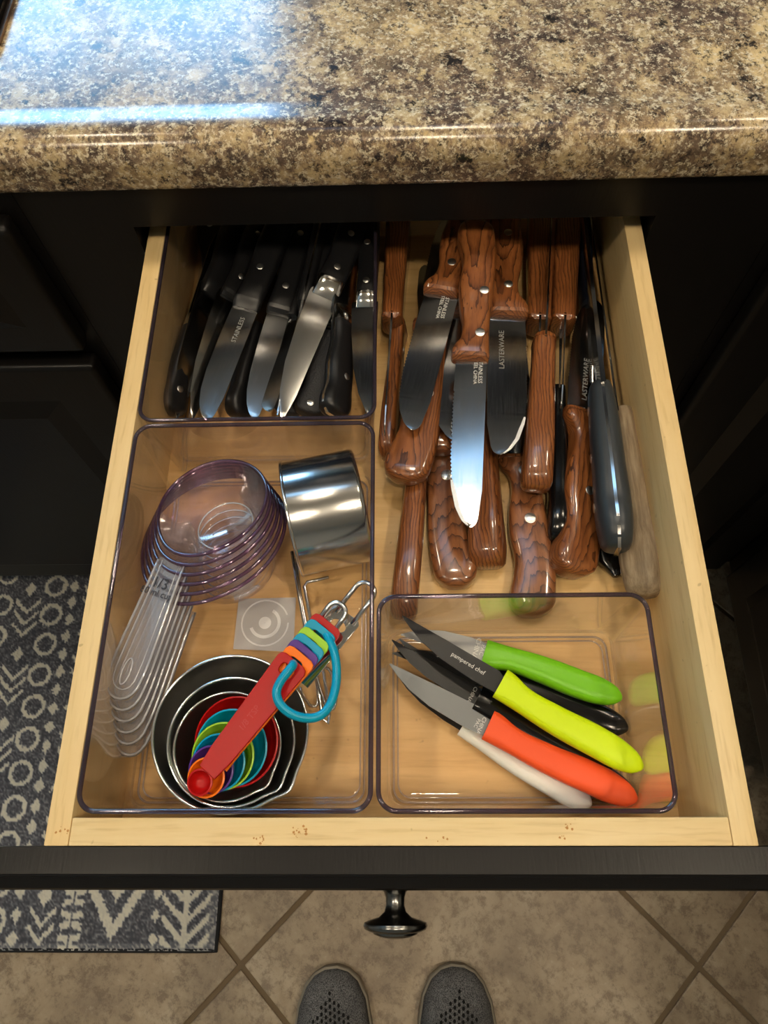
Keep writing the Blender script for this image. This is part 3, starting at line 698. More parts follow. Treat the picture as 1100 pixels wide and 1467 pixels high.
knife('chef_knife', 'large chef knife with slate black handle standing spine up near the right wall', G_LG, (884, 790, zf + .034), (860, 556, zf + .038), (830, 282, zf + .042), 84, 62, 46, 1, CHEF, [(0, .80), (.06, .94), (.5, 1.0), (.9, .84), (1, .74)], M_GREYHANDLE, M_BLADE, 'chef', 1.15, .0034, tang=.0032, n_exp=2.6, rivets=((.25, 0), (.55, 0), (.85, 0)))
knife('bread_knife', 'serrated knife with weathered grey wood handle against the right drawer wall', G_LG, (926, 856, zf + .020), (897, 590, zf + .024), (846, 290, zf + .030), 62, 54, 52, 1, PLAIN, [(0, .9), (.06, 1.0), (.5, .95), (.88, .8), (1, .74)], M_OLDWOOD, M_BLADE, 'bread', 0.8, .0018, serr=(.05, .95, .0010), n_exp=2.8, rivets=((.14, 0),))
# black blade guard lying under the chef knife
gs = thing('blade_guard', 'black folded plastic blade guard poking out under the chef knife', 'guard', mtx=basis(at(884, 826, zf + .006), at(850, 600, zf + .006), 0))
Lg = (at(850, 600, zf + .006) - at(884, 826, zf + .006)).length
rings = [superring(0, -.001, .003, .0025, 3), superring(.010, -.010, .011, .005, 4), superring(.03, -.012, .013, .0055, 5), superring(Lg * .6, -.012, .013, .0055, 5), superring(Lg, -.012, .012, .005, 5)]
v_, f_ = loft(rings); pyd('sleeve', v_, f_, M_GLOSSBLACK, gs, True, True, 40)

# paring knives in the small bin
G_PA = 'paring knives with coloured handles'
def pare(label, butt, bol, tip, hm, bm_, wpx=42, tpx=24, flip=1, roll=0, bw=0.75, **kw):
    return knife('paring_knife', label, G_PA, butt, bol, tip, roll, wpx, tpx, flip, PARE, [(0, .55), (.08, .8), (.3, 1.0), (.8, .95), (1, .85)], hm, bm_, 'pare', bw, .0011, n_exp=3.0, **kw)
zi = ZI
pare('dark navy paring knife lowest in the pile, handle end showing under the orange one', (908, 1146, zi + .006), (738, 1052, zi + .006), (566, 925, zi + .004), M_DARKBLUE, M_BLADE_DULL, 40, 22, bw=.85)
pare('white-handled paring knife at the front of the pile', (845, 1157, zi + .007), (660, 1044, zi + .007), (556, 962, zi + .005), M_WHITE, M_BLADE, 44, 24, bw=.7)
pare('glossy black paring knife between the green and lime handles', (900, 1042, zi + .009), (702, 950, zi + .009), (566, 925, zi + .008), M_GLOSSBLACK, M_BLADE, 44, 26, -1)
pare('black serrated paring knife between the lime and orange handles', (874, 1108, zi + .016), (684, 1000, zi + .016), (556, 926, zi + .016), M_GLOSSBLACK, M_BLADE_BLACK, 44, 24, 1, bw=.7, serr=(.1, .9, .0005), letters=[('CHINA', .06, .0, .0034, 90, M_PRINT_G)])
pare('orange-handled paring knife with plain grey blade', (911, 1150, zi + .017), (697, 1043, zi + .018), (552, 963, zi + .018), M_ORANGE, M_BLADE_DULL, 47, 28, 1, bw=.82, letters=[('CHINA', .05, .10, .0036, 90, M_PRINT_W), ('PAC', .09, .10, .0032, 90, M_PRINT_W)])
pare('leaf green paring knife at the back of the small bin', (891, 998, zi + .019), (694, 933, zi + .019), (578, 898, zi + .017), M_GREEN, M_SATIN, 42, 26, -1, bw=.8, letters=[('CHINA', .10, .05, .0046, 90, M_PRINT_W), ('PAC', .03, .05, .0040, 90, M_PRINT_W)])
pare('lime yellow paring knife on top of the pile with a black lettered blade', (919, 1104, zi + .030), (713, 985, zi + .031), (570, 892, zi + .033), M_LIME, M_BLADE_BLACK, 46, 28, 1, bw=.74, letters=[('pampered chef', .31, -.04, .0039, 180, M_PRINT_W)])

# black-handled knives in the back left bin
G_BK = 'black-handled knives in the back left bin'
def black(label, butt, bol, tip, roll=0, wpx=42, tpx=26, flip=1, **kw):
    kw.setdefault('hmat', M_BLACKHANDLE); kw.setdefault('bmat', M_BLADE); kw.setdefault('blade', 'chef'); kw.setdefault('rr', .0027)
    name = kw.pop('name', 'kitchen_knife')
    return knife(name, label, G_BK, butt, bol, tip, roll, wpx, tpx, flip, kw.pop('prof', CHEF), n_exp=3.4, **kw)
zb = ZI
black('black knife at the bottom of the bin beside the crumbs', (338, 598, zb + .012), (374, 470, zb + .012), (398, 370, zb + .012), 60, 40, 26, rivets=())
black('black knife with steel bolster leaning in the left corner, handle toward the viewer', (243, 592, zb + .018), (279, 473, zb + .020), (316, 340, zb + .022), 55, 40, 26, bolster=(.012, M_BOLSTER), rivets=((.25, .05), (.72, .05)))
black('black knife lying flat at the far left of the back edge with two rivets', (296, 262, zb + .016), (314, 398, zb + .016), (320, 520, zb + .010), 0, 46, 26, 1, rivets=((.50, .02), (.84, .02)))
black('black knife with grey plastic ferrule and thin blade reflecting the wood at left', (356, 270, zb + .026), (318, 412, zb + .026), (244, 596, zb + .022), -55, 44, 28, 1, guard=.010)
black('black steak knife with polished blade left of the lettered one', (392, 270, zb + .030), (340, 424, zb + .030), (266, 598, zb + .028), -38, 40, 26, 1, rivets=((.48, .0), (.86, .0)), guard=.005)
black('black knife with lettered satin blade lying flat on top at left', (424, 262, zb + .044), (353, 428, zb + .044), (288, 600, zb + .038), -8, 44, 26, 1, rivets=((.36, .0), (.76, .0)), bmat=M_BLADE, blade='steak', bw=.86, guard=.008, letters=[('STAINLESS', .22, .05, .0050, 180, M_PRINT_G)])
black('black knife with leaf-shaped grey blade right of the lettered one', (450, 268, zb + .034), (401, 440, zb + .034), (357, 598, zb + .028), -14, 42, 26, 1, rivets=((.44, .0), (.85, .0)), bmat=M_BLADE, blade='steak', bw=.75, guard=.005)
black('black steak knife with a serrated blade reflecting blue light', (446, 300, zb + .026), (400, 455, zb + .027), (378, 590, zb + .028), 12, 40, 24, 1, blade='steak', serr=(.15, .8, .0009), name='steak_knife')
black('black knife on edge with a bright tang line in the middle of the bin', (474, 270, zb + .040), (419, 436, zb + .040), (398, 596, zb + .036), 84, 40, 24, 1, tang=.0022)
black('black knife on edge with a blue-lit spine right of the serrated blade', (496, 268, zb + .034), (436, 424, zb + .034), (397, 600, zb + .030), 80, 42, 24, 1)
black('black knife with serrated edge lying slanted low, handle toward the viewer', (408, 594, zb + .020), (466, 480, zb + .022), (500, 360, zb + .024), 25, 40, 26, 1, hmat=M_BLACKSOFT, blade='steak', serr=(.1, .8, .0009))
black('rough black handle with an end rivet pointing at the viewer', (444, 596, zb + .026), (479, 478, zb + .028), (505, 350, zb + .028), 8, 48, 26, -1, hmat=M_BLACKSOFT, bolster=(.010, M_BOLSTER), rivets=((.10, -.05),))
black('black full-tang knife with steel butt, its handle toward the viewer at right', (478, 596, zb + .036), (493, 462, zb + .040), (507, 310, zb + .040), 52, 46, 30, -1, tang=.0030, bolster=(.014, M_BOLSTER), rivets=((.4, .1),))
black('black chef knife with polished steel bolster slanting across the bin', (532, 262, zb + .050), (486, 402, zb + .050), (393, 600, zb + .042), -22, 46, 30, 1, bolster=(.016, M_BOLSTER), rivets=((.26, .0), (.58, .0), (.90, .0)), bw=.86, tang=.0020)
black('black knife with polished steel bolster and wide mirror blade along the right bin wall', (529, 262, zb + .044), (522, 420, zb + .044), (520, 598, zb + .040), 0, 34, 28, 1, bolster=(.012, M_BOLSTER), rivets=((.60, .0), (.92, .0)), bw=1.05)

# ------------------------------------------------------------------ clear measuring cups
G_MC = 'nested clear measuring cups'
sizes = ['smallest clear measuring cup on top, marked 1/3, with a pale purple rim', 'second clear measuring cup of the nest', 'third clear measuring cup of the nest', 'fourth clear measuring cup of the nest', 'fifth clear measuring cup of the nest', 'largest clear measuring cup at the bottom of the nest']
for k in range(6):
    rc = at(304 + 0.4 * k, 722 + 8.6 * k, ZI + .062 - .0030 * k)
    zx = Vector((-.17, .24, 1)).normalized(); D = .026 + .0032 * k; bc = rc - zx * D
    rad = (82 + 5.0 * k) * mpp(rc)
    h0 = at(248 + 2.8 * k, 803 + 13.5 * k, ZI + .062 - .0040 * k); h1 = at(166 + 2.4 * k, 1004 + 16 * k, ZI + .050 - .0055 * k)
    hd = (h1 - h0); hx = (hd - zx * hd.dot(zx)).normalized(); hy = zx.cross(hx)
    M_ = Matrix([[hx[i], hy[i], zx[i], bc[i]] for i in range(3)] + [[0, 0, 0, 1]])
    T = thing('measuring_cup', sizes[k], 'measuring cup', group=G_MC, mtx=M_)
    rf = lambda a, r, z: 1 + 0.10 * max(0.0, math.cos(a)) ** 5 * (z / D if D else 0)
    rb = rad * 0.60; tt = .0012
    prof = [(0.0004, 0), (rb * .9, 0), (rb, .0015), (rb * 1.06, D * .25), (rad * .80, D * .55), (rad * .95, D * .85), (rad, D), (rad - tt, D), (rad * .95 - tt, D * .85), (rad * .80 - tt, D * .55), (rb * 1.06 - tt, D * .25), (rb - tt, .003), (rb * .85, .0016), (0.0004, .0016)]
    lathe('bowl', prof, M_CUPCLEAR, T, 56, None, rf)
    tube('rim', [((rad - .0004) * rf(a, 0, D) * math.cos(a), (rad - .0004) * rf(a, 0, D) * math.sin(a), D) for a in [2 * math.pi * j / 64 for j in range(64)]], .0013, M_CUPRIM, T, True, 8)
    tube('base_ring', [(rb * .86 * math.cos(a), rb * .86 * math.sin(a), .0022) for a in [2 * math.pi * j / 40 for j in range(40)]], .0006, M_HANDLEEDGE, T, True, 6)
    # handle: shallow tray in the direction of the handle
    inv = M_.inverted(); a0 = inv @ h0; a1 = inv @ h1; dl = (a1 - a0); Lh = dl.length; dx = dl.normalized(); dy = Vector((0, 0, 1)).cross(dx).normalized(); dz = dx.cross(dy)
    ms = mpp((h0 + h1) / 2)
    HM = Matrix([[dx[i], dy[i], dz[i], a0[i]] for i in range(3)] + [[0, 0, 0, 1]])
    wid = lambda t_: ms * float(np.interp(t_, [0, .1, .45, .7, .84, .9, .95, .98, 1], [25, 25, 29, 32, 31, 28, 22, 15, 3]))
    rings = [[HM @ Vector(p) for p in superring(t_ * Lh, -wid(t_), wid(t_), .0011, 5, 16)] for t_ in [0, .1, .2, .35, .5, .65, .75, .84, .88, .92, .95, .975, .99, 1.0]]
    v_, f_ = loft(rings); pyd('handle', v_, f_, M_CUPHANDLE, T, True, True, 40)
    for ins, rr_, zz in ((.93, .0009, .0012), (.62, .0005, .0012)):
        path = [(t_ * Lh, -wid(t_) * ins, zz) for t_ in (.02, .15, .3, .45, .6, .72, .8)] + [(Lh * (.8 + .195 * ins * math.sin(a) ** 0.8), -wid(.8) * ins * math.cos(a), zz) for a in [math.pi * q / 10 for q in range(1, 10)]] + [(t_ * Lh, wid(t_) * ins, zz) for t_ in (.8, .72, .6, .45, .3, .15, .02)]
        tube('handle_ridge', [HM @ Vector(p) for p in path], rr_, M_HANDLEEDGE, T, False, 6)
    if k == 0:
        tube('hang_slot', [HM @ Vector((Lh * (.80 + .09 * math.cos(a)), wid(.8) * .22 * math.sin(a), .0016)) for a in [2 * math.pi * q / 20 for q in range(20)]], .0006, M_HANDLEEDGE, T, True, 6)
        RT = HM @ Matrix.Translation((Lh * .17, 0, .0016)) @ Matrix.Rotation(math.radians(180 + 90), 4, 'Z')
        text('1/3', .0098, M_PRINT_K, T, HM @ Matrix.Translation((Lh * .18, -.001, .0018)) @ Matrix.Rotation(math.radians(90), 4, 'Z'))
        text('80 ml cup', .0062, M_PRINT_K, T, HM @ Matrix.Translation((Lh * .25, -.001, .0018)) @ Matrix.Rotation(math.radians(90), 4, 'Z'))

# ------------------------------------------------------------------ steel cup lying on its side
rS = 0.0385
cL = at(419, 744, ZI + rS + .0012); cR = at(521, 723, ZI + rS + .0012)
ax = (cR - cL).normalized(); yy = Vector((0, 0, 1)).cross(ax).normalized(); zz = ax.cross(yy); LS = (cR - cL).length
rS2 = 84 * mpp((cL + cR) / 2 + Vector((0, 0, .0)))
SM = Matrix([[yy[i], zz[i], ax[i], cL[i]] for i in range(3)] + [[0, 0, 0, 1]])
sc = thing('steel_measuring_cup', 'brushed steel measuring cup lying on its side with wire handles', 'measuring cup', mtx=SM)
lathe('cup_body', [(0.0005, LS), (rS * .92, LS), (rS * .975, LS - .0008), (rS, LS - .003), (rS, .0006), (rS - .0008, 0), (rS - .0016, .0006), (rS - .0016, LS - .003), (rS * .9, LS - .0016), (0.0005, LS - .0016)], M_CUPSTEEL, sc, 72)
tube('cup_rim', [(rS * math.cos(a), rS * math.sin(a), 0) for a in [2 * math.pi * j / 64 for j in range(64)]], .0011, M_RIMSTEEL, sc, True, 8)
inv = SM.inverted(); zw_ = ZI + .010
def wpath(pxs): return [inv @ at(*p) for p in pxs]
tube('wire_handle', wpath([(418, 790, ZI + .014), (424, 830, ZI + .012), (438, 905, ZI + .009), (452, 965, ZI + .006), (462, 1030, ZI + .004), (470, 1036, ZI + .004), (472, 1024, ZI + .004), (464, 965, ZI + .006), (447, 900, ZI + .009), (436, 840, ZI + .012), (440, 834, ZI + .013), (471, 827, ZI + .014)]), .0012, M_WIRE, sc, False, 8)
tube('wire_handle', wpath([(424, 800, ZI + .010), (430, 850, ZI + .009), (445, 930, ZI + .006), (456, 1000, ZI + .003), (448, 1012, ZI + .003), (436, 1000, ZI + .003), (430, 985, ZI + .003)]), .0011, M_WIRE, sc, False, 8, 3)
tube('wire_handle', wpath([(470, 958, ZI + .008), (456, 955, ZI + .008), (452, 963, ZI + .008), (466, 1010, ZI + .006), (478, 1015, ZI + .006), (482, 990, ZI + .007), (476, 968, ZI + .008)]), .0011, M_WIRE, sc, True, 8, 3)

# ------------------------------------------------------------------ nested steel cups with the spoons
G_SC = 'nested steel measuring cups'
cups = [((331, 1048, ZI + .047), 109, (338, 1062, ZI + .001), 'largest steel measuring cup of the nest, holding the smaller ones and the spoons', (424, 972), (531, 838)),
        ((332, 1061, ZI + .043), 89, (338, 1070, ZI + .004), 'middle steel measuring cup inside the largest', (404, 985), (490, 866)),
        ((326, 1068, ZI + .040), 75, (334, 1076, ZI + .007), 'smallest steel measuring cup with a pouring lip inside the nest', None, None)]
for k, (rcp, rpx, bcp, lab, hA, hB) in enumerate(cups):
    rc, bc = at(*rcp), at(*bcp); rad = rpx * mpp(rc); ax = rc - bc; D = ax.length; zx = ax.normalized(); xx = Vector((1, 0, 0)); xx = (xx - zx * xx.dot(zx)).normalized(); yx = zx.cross(xx)
    M_ = Matrix([[xx[i], yx[i], zx[i], bc[i]] for i in range(3)] + [[0, 0, 0, 1]])
    T = thing('steel_measuring_cup', lab, 'measuring cup', group=G_SC, mtx=M_)
    sa = math.radians(-42)
    def rf(a, r, z, sa=sa, D=D): 
        d = (a - sa + math.pi) % (2 * math.pi) - math.pi
        return 1 + 0.075 * math.exp(-(d / 0.16) ** 2) * max(0, (z / D - .55) / .45)
    t_ = .0007
    prof = [(0.0005, 0), (rad * .76, 0), (rad * .80, .0012), (rad * .83, .004), (rad, D), (rad - t_, D), (rad * .83 - t_, .005), (rad * .79, .0020), (rad * .74, .0009), (0.0005, .0009)]
    lathe('cup_body', prof, M_CUPIN, T, 96, None, rf)
    tube('cup_rim', [(rad * rf(a, 0, D) * math.cos(a), rad * rf(a, 0, D) * math.sin(a), D) for a in [2 * math.pi * j / 96 for j in range(96)]], .0009, M_RIMSTEEL, T, True, 8)
    if hA:
        zr = rcp[2]; zh = ZI + (.052 if k == 0 else .058)
        p0 = at(hA[0], hA[1], zr - .001); p1 = at(hB[0], hB[1], zh)
        d = p1 - p0; Lk = d.length; dx = d.normalized(); dy = Vector((0, 0, 1)).cross(dx).normalized(); dz = dx.cross(dy)
        HM = M_.inverted() @ Matrix([[dx[i], dy[i], dz[i], p0[i]] for i in range(3)] + [[0, 0, 0, 1]])
        ms = mpp(p1)
        if k == 0:
            Lp = Lk - 52 * ms; hw = 24 * ms
            out = [(0, -hw * .9), (Lp - .002, -hw), (Lp, -hw + .002), (Lp, hw - .002), (Lp - .002, hw), (0, hw * .9)]
            hol = [(Lp - 22 * ms + 8 * ms * math.cos(a), 12 * ms * math.sin(a)) for a in [2 * math.pi * q / 20 for q in range(20)]]
            plate('handle', out, [hol], .0012, .0002, M_WIRE, T, HM)
            hwl = 15 * ms
        else:
            Lp = Lk - 48 * ms; hw = 18 * ms; hwl = 14 * ms
            plate('handle', [(0, -hw), (Lp, -hw), (Lp, hw), (0, hw)], [], .0012, .0002, M_WIRE, T, HM)
        loop = [(Lp - .004, -hwl, .001), (Lk - hwl, -hwl, .0012)] + [(Lk - hwl + hwl * math.sin(a), -hwl * math.cos(a), .0012) for a in [math.pi * q / 10 for q in range(1, 10)]] + [(Lk - hwl, hwl, .0012), (Lp - .004, hwl, .001)]
        tube('hanging_loop', [HM @ Vector(p) for p in loop], .0016, M_WIRE, T, False, 10)

# plastic measuring spoons, the largest first
G_SP = 'nested coloured measuring spoons'
spoons = [('largest red measuring spoon at the bottom of the nest', M_RED, (338, 1062), 63, (486, 903)),
          ('large turquoise measuring spoon above the red one', M_TEAL, (331, 1071), 54, (479, 911)),
          ('green measuring spoon in the nest', M_SGREEN, (319, 1083), 47, (470, 922)),
          ('smaller turquoise measuring spoon above the green one', M_TEAL, (313, 1092), 40, (463, 931)),
          ('purple measuring spoon in the nest', M_PURPLE, (302, 1103), 34, (455, 940)),
          ('orange measuring spoon under the top red one', M_SORANGE, (295, 1114), 28, (448, 949)),
          ('smallest red measuring spoon on top with a long red handle', M_RED, (286, 1121), 19, (437, 958))]
def spoon(label, m, bpx, rpx, epx, k):
    zb_ = ZI + .036 + .0030 * k; ze = ZI + .0560 + .0022 * k
    bc = at(bpx[0], bpx[1], zb_); e0 = at(epx[0], epx[1], ze)
    ex = at(epx[0] - 28, epx[1] - 24, ze)  # handle centre line end
    e = (e0 + ex) / 2
    d = e - bc; L = d.length; dx = d.normalized(); dy = Vector((0, 0, 1)).cross(dx).normalized(); dz = dx.cross(dy)
    M_ = Matrix([[dx[i], dy[i], dz[i], bc[i]] for i in range(3)] + [[0, 0, 0, 1]])
    T = thing('measuring_spoon', label, 'measuring spoon', group=G_SP, mtx=M_)
    r = rpx * mpp(bc); dep = min(r * .85, .016); tt = .0010
    prof = [(0.0003, -dep), (r * .45, -dep * .97), (r * .72, -dep * .78), (r * .90, -dep * .42), (r, 0), (r - tt, .0003), (r * .90 - tt, -dep * .40), (r * .72 - tt, -dep * .74), (r * .45 - tt * .5, -dep * .90), (0.0003, -dep * .92)]
    lathe('bowl', prof, m, T, 40)
    ms = mpp((bc + e) / 2); h0, h1 = 19 * ms, 25.5 * ms
    x0 = r * .93; cr = .0035
    out = [(x0, -min(h0, r * .8)), (x0 + .012, -h0), (L - cr, -h1), (L - cr * .3, -h1 + cr * .3), (L, -h1 + cr), (L, h1 - cr), (L - cr * .3, h1 - cr * .3), (L - cr, h1), (x0 + .012, h0), (x0, min(h0, r * .8))]
    sx, sw, sh = L - .0075, .0032, h1 * .46
    slot = [(sx + sw * math.copysign(abs(math.cos(a)) ** .55, math.cos(a)), sh * math.copysign(abs(math.sin(a)) ** .55, math.sin(a))) for a in [2 * math.pi * (q + .5) / 24 for q in range(24)]]
    plate('handle', out, [slot], .0020, .0005, m, T, Matrix.Translation((0, 0, .0006)))
    if k == 6:
        text('1/8 TSP', .0052, M_EMBOSS, T, Matrix.Translation((L * .52, 0, .0017)))
    return T, M_, L
tops = [spoon(lab, m, b, r, e, k) for k, (lab, m, b, r, e) in enumerate(spoons)]
zt6 = ZI + .0560 + .0022 * 6
ring = [(419, 946, zt6 - .012), (420, 952, zt6 + .002), (414, 960, zt6 + .0055), (402, 976, zt6 + .005), (396, 992, zt6 + .004), (402, 1010, zt6 + .003), (420, 1024, zt6 + .001), (444, 1029, zt6 - .002), (463, 1022, zt6 - .004), (476, 1002, zt6 - .006), (482, 972, zt6 - .008), (480, 940, zt6 - .009), (472, 918, zt6 - .010), (464, 907, zt6 - .014), (452, 910, zt6 - .020), (436, 926, zt6 - .018)]
Tt = thing('binder_ring', 'turquoise plastic ring threaded through the spoon handles', 'ring', at(440, 1029, zt6))
tube('ring_band', [at(*p) - Vector(Tt.location) for p in ring], 6.6 * mpp(at(440, 1000, zt6)), M_TEAL, Tt, True, 12, 5)

# frosted sticker on the bin floor
p = [at(334, 930, ZI + .0006), at(420, 934, ZI + .0006), at(424, 856, ZI + .0006), at(342, 858, ZI + .0006)]
ctr = (p[0] + p[2]) / 2
st = thing('sticker', 'frosted square sticker with a round emblem on the bin floor', 'sticker', ctr)
q = [v - ctr for v in p]
pyd('label_sheet', [v for v in q] + [v + Vector((0, 0, .0002)) for v in q], [(3, 2, 1, 0), (4, 5, 6, 7), (0, 1, 5, 4), (1, 2, 6, 5), (2, 3, 7, 6), (3, 0, 4, 7)], M_STICKER, st, False)
rr0 = .0165
for ro, ri, a0, a1 in ((rr0, rr0 - .0011, 20, 360), (rr0 * .66, rr0 * .66 - .0022, 200, 420), (rr0 * .26, .0002, 0, 360)):
    vs_, fs = [], []
    for i in range(33):
        a = math.radians(a0 + (a1 - a0) * i / 32); vs_ += [(ro * math.cos(a), ro * math.sin(a), .0004), (ri * math.cos(a), ri * math.sin(a), .0004)]
    fs = [(2 * i, 2 * i + 1, 2 * i + 3, 2 * i + 2) for i in range(32)]
    pyd('emblem', vs_, fs, M_STICKERPRINT, st, False)

# crumbs at the bottom of the knife bin and stains on the front board
M_CRUMB = mat('crumb', col=sl((176, 118, 60)), rough=0.9)
cr_ = thing('crumb', 'small brown crumb among the black knives by the bin front', 'crumb', at(350, 594, ZI + .003))
bm = bmesh.new(); bmesh.ops.create_icosphere(bm, subdivisions=2, radius=.0026)
for v in bm.verts: v.co = v.co * rnd.uniform(.7, 1.15)
me = bpy.data.meshes.new('crumb'); bm.to_mesh(me); bm.free(); obj('crumb_body', me, M_CRUMB, cr_)
M_STAIN = mat('brown_stain', col=sl((184, 128, 62)), rough=0.6)
for sx, sy, n_, sp in ((430, 1192, 16, 12), (372, 1202, 9, 8), (640, 1206, 5, 18), (812, 1184, 9, 5), (806, 1196, 4, 5), (90, 1190, 7, 7)):
    bm = bmesh.new()
    for i in range(n_):
        pc = at(sx + rnd.gauss(0, sp * .55), sy + rnd.gauss(0, 4), ZT + .0001); r0 = rnd.uniform(.0002, .0008) if n_ < 20 else .001
        if not (0.001 < pc[1] < FT - 0.001 or pc[0] < -XO + TH): continue
        k_ = 7; vv = [bm.verts.new((pc[0] + r0 * rnd.uniform(.6, 1.2) * math.cos(2 * math.pi * j / k_), pc[1] + r0 * rnd.uniform(.6, 1.2) * math.sin(2 * math.pi * j / k_), ZT + .00012 + .00001 * i)) for j in range(k_)]
        bm.faces.new(vv)
    me = bpy.data.meshes.new('stain'); bm.to_mesh(me); bm.free()
    o = obj('stain', me, M_STAIN, DR, False); o['kind'] = 'stuff'

# ------------------------------------------------------------------ rug
RX1, RY0 = at(309, 1340, .006)[0], at(200, 1362, .006)[1]
RX0, RY1 = RX1 - 0.62, RY0 + 0.60
_xs = lambda px: RX1 - at(px, 1322, .006)[0]
def rug_pattern(u, v):
    """u: metres in from the right edge, v: metres in from the front edge; returns 0 dark .. 1 cream"""
    val = 0.0
    def col(pxc): return u - _rc[pxc]
    a = abs(col('tree'))                                   # feathered branch
    if a < 0.038:
        vv = (v - 0.004) % 0.16
        if vv < 0.13:
            if a < 0.0045: val = 1
            if (vv + 0.000 - a * 0.95) % 0.026 < 0.011 and a < 0.036 and vv < 0.115: val = 1
    for key, s in (('dots1', .0075), ('dots2', .0085), ('dots3', .0095)):
        a = abs(col(key)); vv = (v + (.006 if key == 'dots2' else 0)) % 0.030 - 0.015
        if key == 'dots2':
            if a < 0.016 and abs(abs(vv) - 0.004 - a * .3) < 0.0045 and a > .001: val = 1
        elif a * 1.1 + abs(vv) * .8 < s: val = 1
    a = abs(col('vee'))                                    # big stepped diamond
    st = round(a / .004) * .004
    if a < 0.052:
        vv = (v - 0.012) % 0.20
        for c0 in (0.0,):
            z = vv - st * 1.55
            if 0 <= z < 0.024: val = 1
            z2 = (0.20 - 0.03 - vv) - st * 1.55
            if 0 <= z2 < 0.020 and vv > .09: val = 1
            if .045 < vv < .10 and st * 1.4 < (vv - .05) * .9 and st < .016: val = 1
    a = abs(col('arrow'))                                  # chevrons with diamonds
    if a < 0.020:
        vv = v % 0.125
        for c0 in (0.006, 0.028):
            z = vv - c0 - a * 1.1
            if 0 <= z < 0.008: val = 1
        if a * 1.5 + abs(vv - .072) < .017: val = 1
        z = 0.118 - vv - a * 1.1
        if 0 <= z < .008 and vv > .09: val = 1
    a = col('rings'); vv = (v - .01) % 0.052 - 0.026      # column of rings
    r = math.hypot(a, vv * 1.0)
    if .0135 < r < .0200: val = 1
    a = abs(col('arrow2'))
    if a < 0.022:
        vv = v % 0.115
        for c0 in (0.004, 0.024, 0.044):
            z = vv - c0 - a * 1.0
            if 0 <= z < 0.0075: val = 1
        if a * 1.3 + abs(vv - .09) < .013: val = 1
    a = col('rings2'); vv = (v + .01) % 0.056 - 0.028
    if .013 < math.hypot(a, vv) < .019: val = 1
    return val
_rc = dict(tree=_xs(265), dots1=_xs(222), vee=_xs(162), dots2=_xs(102), arrow=_xs(59), dots3=_xs(22), rings=_xs(-10), arrow2=_xs(-52), rings2=_xs(-95))
st_ = 0.0026; nu, nv = int((RX1 - RX0) / st_), int((RY1 - RY0) / st_)
vs_ = []; cols = []
pr = random.Random(3)
for j in range(nv + 1):
    for i in range(nu + 1):
        u, v = i * st_, j * st_
        uu = u + .0012 * math.sin(v * 310 + i) * 0 + pr.uniform(-.0011, .0011); vv = v + pr.uniform(-.0011, .0011)
        p_ = rug_pattern(uu, vv); nz = pr.random()
        edge = .55 if (u < .018 or v < .010) else 0
        base = .30 + .25 * (math.sin(u * 61) * math.sin(v * 47 + 1)) * .5 + .0
        mixv = min(1, max(0, (0.86 + .14 * nz if p_ else (0.05 + .42 * nz * nz + .10 * base + edge * .35))))
        cols.append(mixv); vs_.append((RX1 - u, RY0 + v, .0075 + .0007 * nz))
fs = [(j * (nu + 1) + i, (j + 1) * (nu + 1) + i, (j + 1) * (nu + 1) + i + 1, j * (nu + 1) + i + 1) for j in range(nv) for i in range(nu)]
M_RUG = mat('rug_weave', rough=0.95, spec=0.1); t = NT(M_RUG)
at_ = t.n('ShaderNodeAttribute', attribute_name='weave')
c = t.ramp(at_.outputs['Fac'], [(0.0, sl((58, 60, 68))), (0.35, sl((112, 114, 122))), (0.62, sl((170, 170, 168))), (1.0, sl((222, 218, 202)))])
t.l(c, t.b.inputs['Base Color'])
rug = thing('rug', 'charcoal and cream patterned rug on the floor left of the drawer', 'rug', (RX1, RY0, 0))
ro = pyd('pile', [(x - RX1, y - RY0, z) for x, y, z in vs_], fs, M_RUG, rug, False, False)
atr = ro.data.attributes.new('weave', 'FLOAT', 'POINT'); atr.data.foreach_set('value', cols)
tube('binding', [(.001, .60, .004), (.001, .02, .004), (.001, .001, .004), (-.02, .001, .004), (-.62, .001, .004)], .0042, M_RUGEDGE, rug, False, 8)
box('backing', (-.62, .001, .0008), (-.001, .60, .006), M_RUGEDGE, rug)

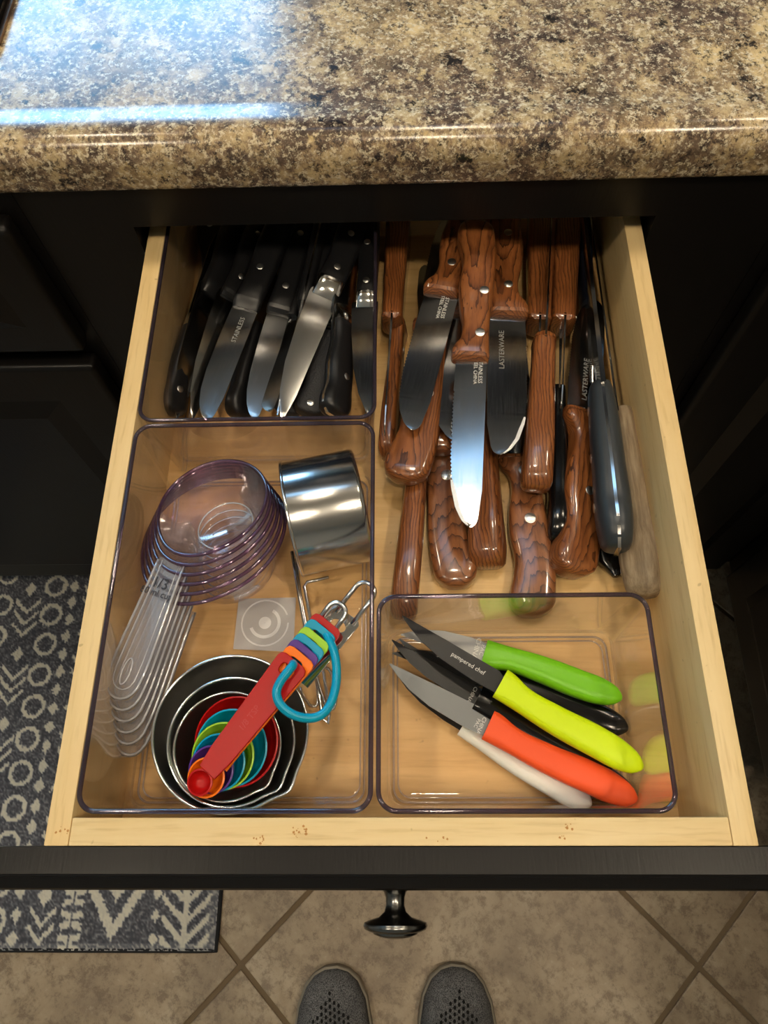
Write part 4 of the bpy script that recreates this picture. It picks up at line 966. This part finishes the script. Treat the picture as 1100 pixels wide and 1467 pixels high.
# ------------------------------------------------------------------ shoes
M_SHOE = mat('shoe_knit', rough=0.85, spec=0.2); t = NT(M_SHOE)
n1 = t.noise(t.coords((700, 700, 700)), 1.0, 2, 0.6); n2 = t.noise(t.coords((22, 22, 22)), 1.0, 3, 0.5)
c = t.ramp(n1, [(0.35, sl((62, 63, 66))), (0.62, sl((138, 138, 140)))])
c = t.mix(t.ramp(n2, [(0.4, (0, 0, 0, 1)), (0.65, (0.5, 0.5, 0.5, 1))]), c, sl((58, 59, 62)))
t.l(c, t.b.inputs['Base Color']); t.bump(n1, 0.5)
M_SOLE = mat('shoe_sole', col=sl((150, 142, 128)), rough=0.8); M_HOLE = mat('shoe_perforation', col=sl((16, 16, 17)), rough=0.9); M_SHOEIN = mat('shoe_lining', col=sl((24, 24, 26)), rough=0.95)
def shoe(label, toe_px, tilt, s):
    tp = at(toe_px[0], toe_px[1], .025)
    Ls = 0.285
    T = thing('shoe', label, 'shoe', group='pair of shoes', mtx=Matrix.Translation((tp[0], tp[1], 0)) @ Matrix.Rotation(math.radians(tilt), 4, 'Z'))
    # local: toe at origin, heel toward -y
    st = [0, .006, .018, .04, .07, .10, .14, .18, .22, .26, .278, .285]
    wl = [.010, .024, .036, .046, .051, .052, .047, .040, .037, .036, .028, .010]   # half widths
    bias = [.006, .006, .006, .005, .003, .001, 0, 0, 0, 0, 0, 0]
    hh = [.026, .034, .042, .050, .060, .070, .086, .098, .100, .098, .092, .070]
    rings = []; rs = []
    for y, w_, b_, h_ in zip(st, wl, bias, hh):
        ring_ = []
        for q in range(20):
            a = math.pi * q / 19
            ca = math.cos(a); sa = math.sin(a)
            ring_.append((s * b_ + w_ * math.copysign(abs(ca) ** .8, ca), -y, .022 + (h_ - .022) * (sa ** .75)))
        rings.append(ring_)
        rs.append([(s * b_ + w_ * 1.07 * math.copysign(abs(math.cos(2 * math.pi * q / 16)) ** .35, math.cos(2 * math.pi * q / 16)), -y * 1.01 + .003, .013 + .012 * math.copysign(abs(math.sin(2 * math.pi * q / 16)) ** .35, math.sin(2 * math.pi * q / 16))) for q in range(16)])
    v_, f_ = loft(rings, True); pyd('upper', v_, f_, M_SHOE, T, True, True)
    v_, f_ = loft(rs, True); pyd('sole', v_, f_, M_SOLE, T, True, True, 45)
    tube('collar', [(.034 * math.cos(a), -.205 + .062 * math.sin(a), .098) for a in [2 * math.pi * q / 24 for q in range(24)]], .006, M_SHOEIN, T, True, 8)
    bm = bmesh.new()
    hf = lambda x, y: (lambda w_, b_, h_: .022 + (h_ - .022) * max(0, 1 - min(1, abs(x - s * b_) / w_) ** 2.5) ** .47)(np.interp(-y, st, wl), np.interp(-y, st, bias), np.interp(-y, st, hh))
    for r_ in range(9):
        for c_ in range(-r_ - 1, r_ + 2):
            if abs(c_) > 5: continue
            x = s * .004 + c_ * .0058; y = -.026 - r_ * .0072 - abs(c_) * .0052 * 0 - (0.0037 if c_ % 2 else 0)
            if abs(c_) > r_ * .9 + .6: continue
            z0 = hf(x, y); e = .002
            nx = -(hf(x + e, y) - hf(x - e, y)) / (2 * e); ny = -(hf(x, y + e) - hf(x, y - e)) / (2 * e)
            nrm = Vector((nx, ny, 1)).normalized(); tx = Vector((1, 0, 0)); tx = (tx - nrm * tx.dot(nrm)).normalized(); ty = nrm.cross(tx)
            bm.faces.new([bm.verts.new(Vector((x, y, z0)) + nrm * .0012 + tx * (.0020 * math.cos(a)) + ty * (.0026 * math.sin(a))) for a in [2 * math.pi * q / 8 for q in range(8)]])
    me = bpy.data.meshes.new('perforations'); bm.to_mesh(me); bm.free(); o = obj('perforations', me, M_HOLE, T, False); o['kind'] = 'stuff'
    return T
shoe('grey knit shoe on the left, toe pointing at the drawer', (468, 1389), 6, 1)
shoe('grey knit shoe on the right, toe pointing at the drawer', (662, 1386), -5, -1)

run_curves()
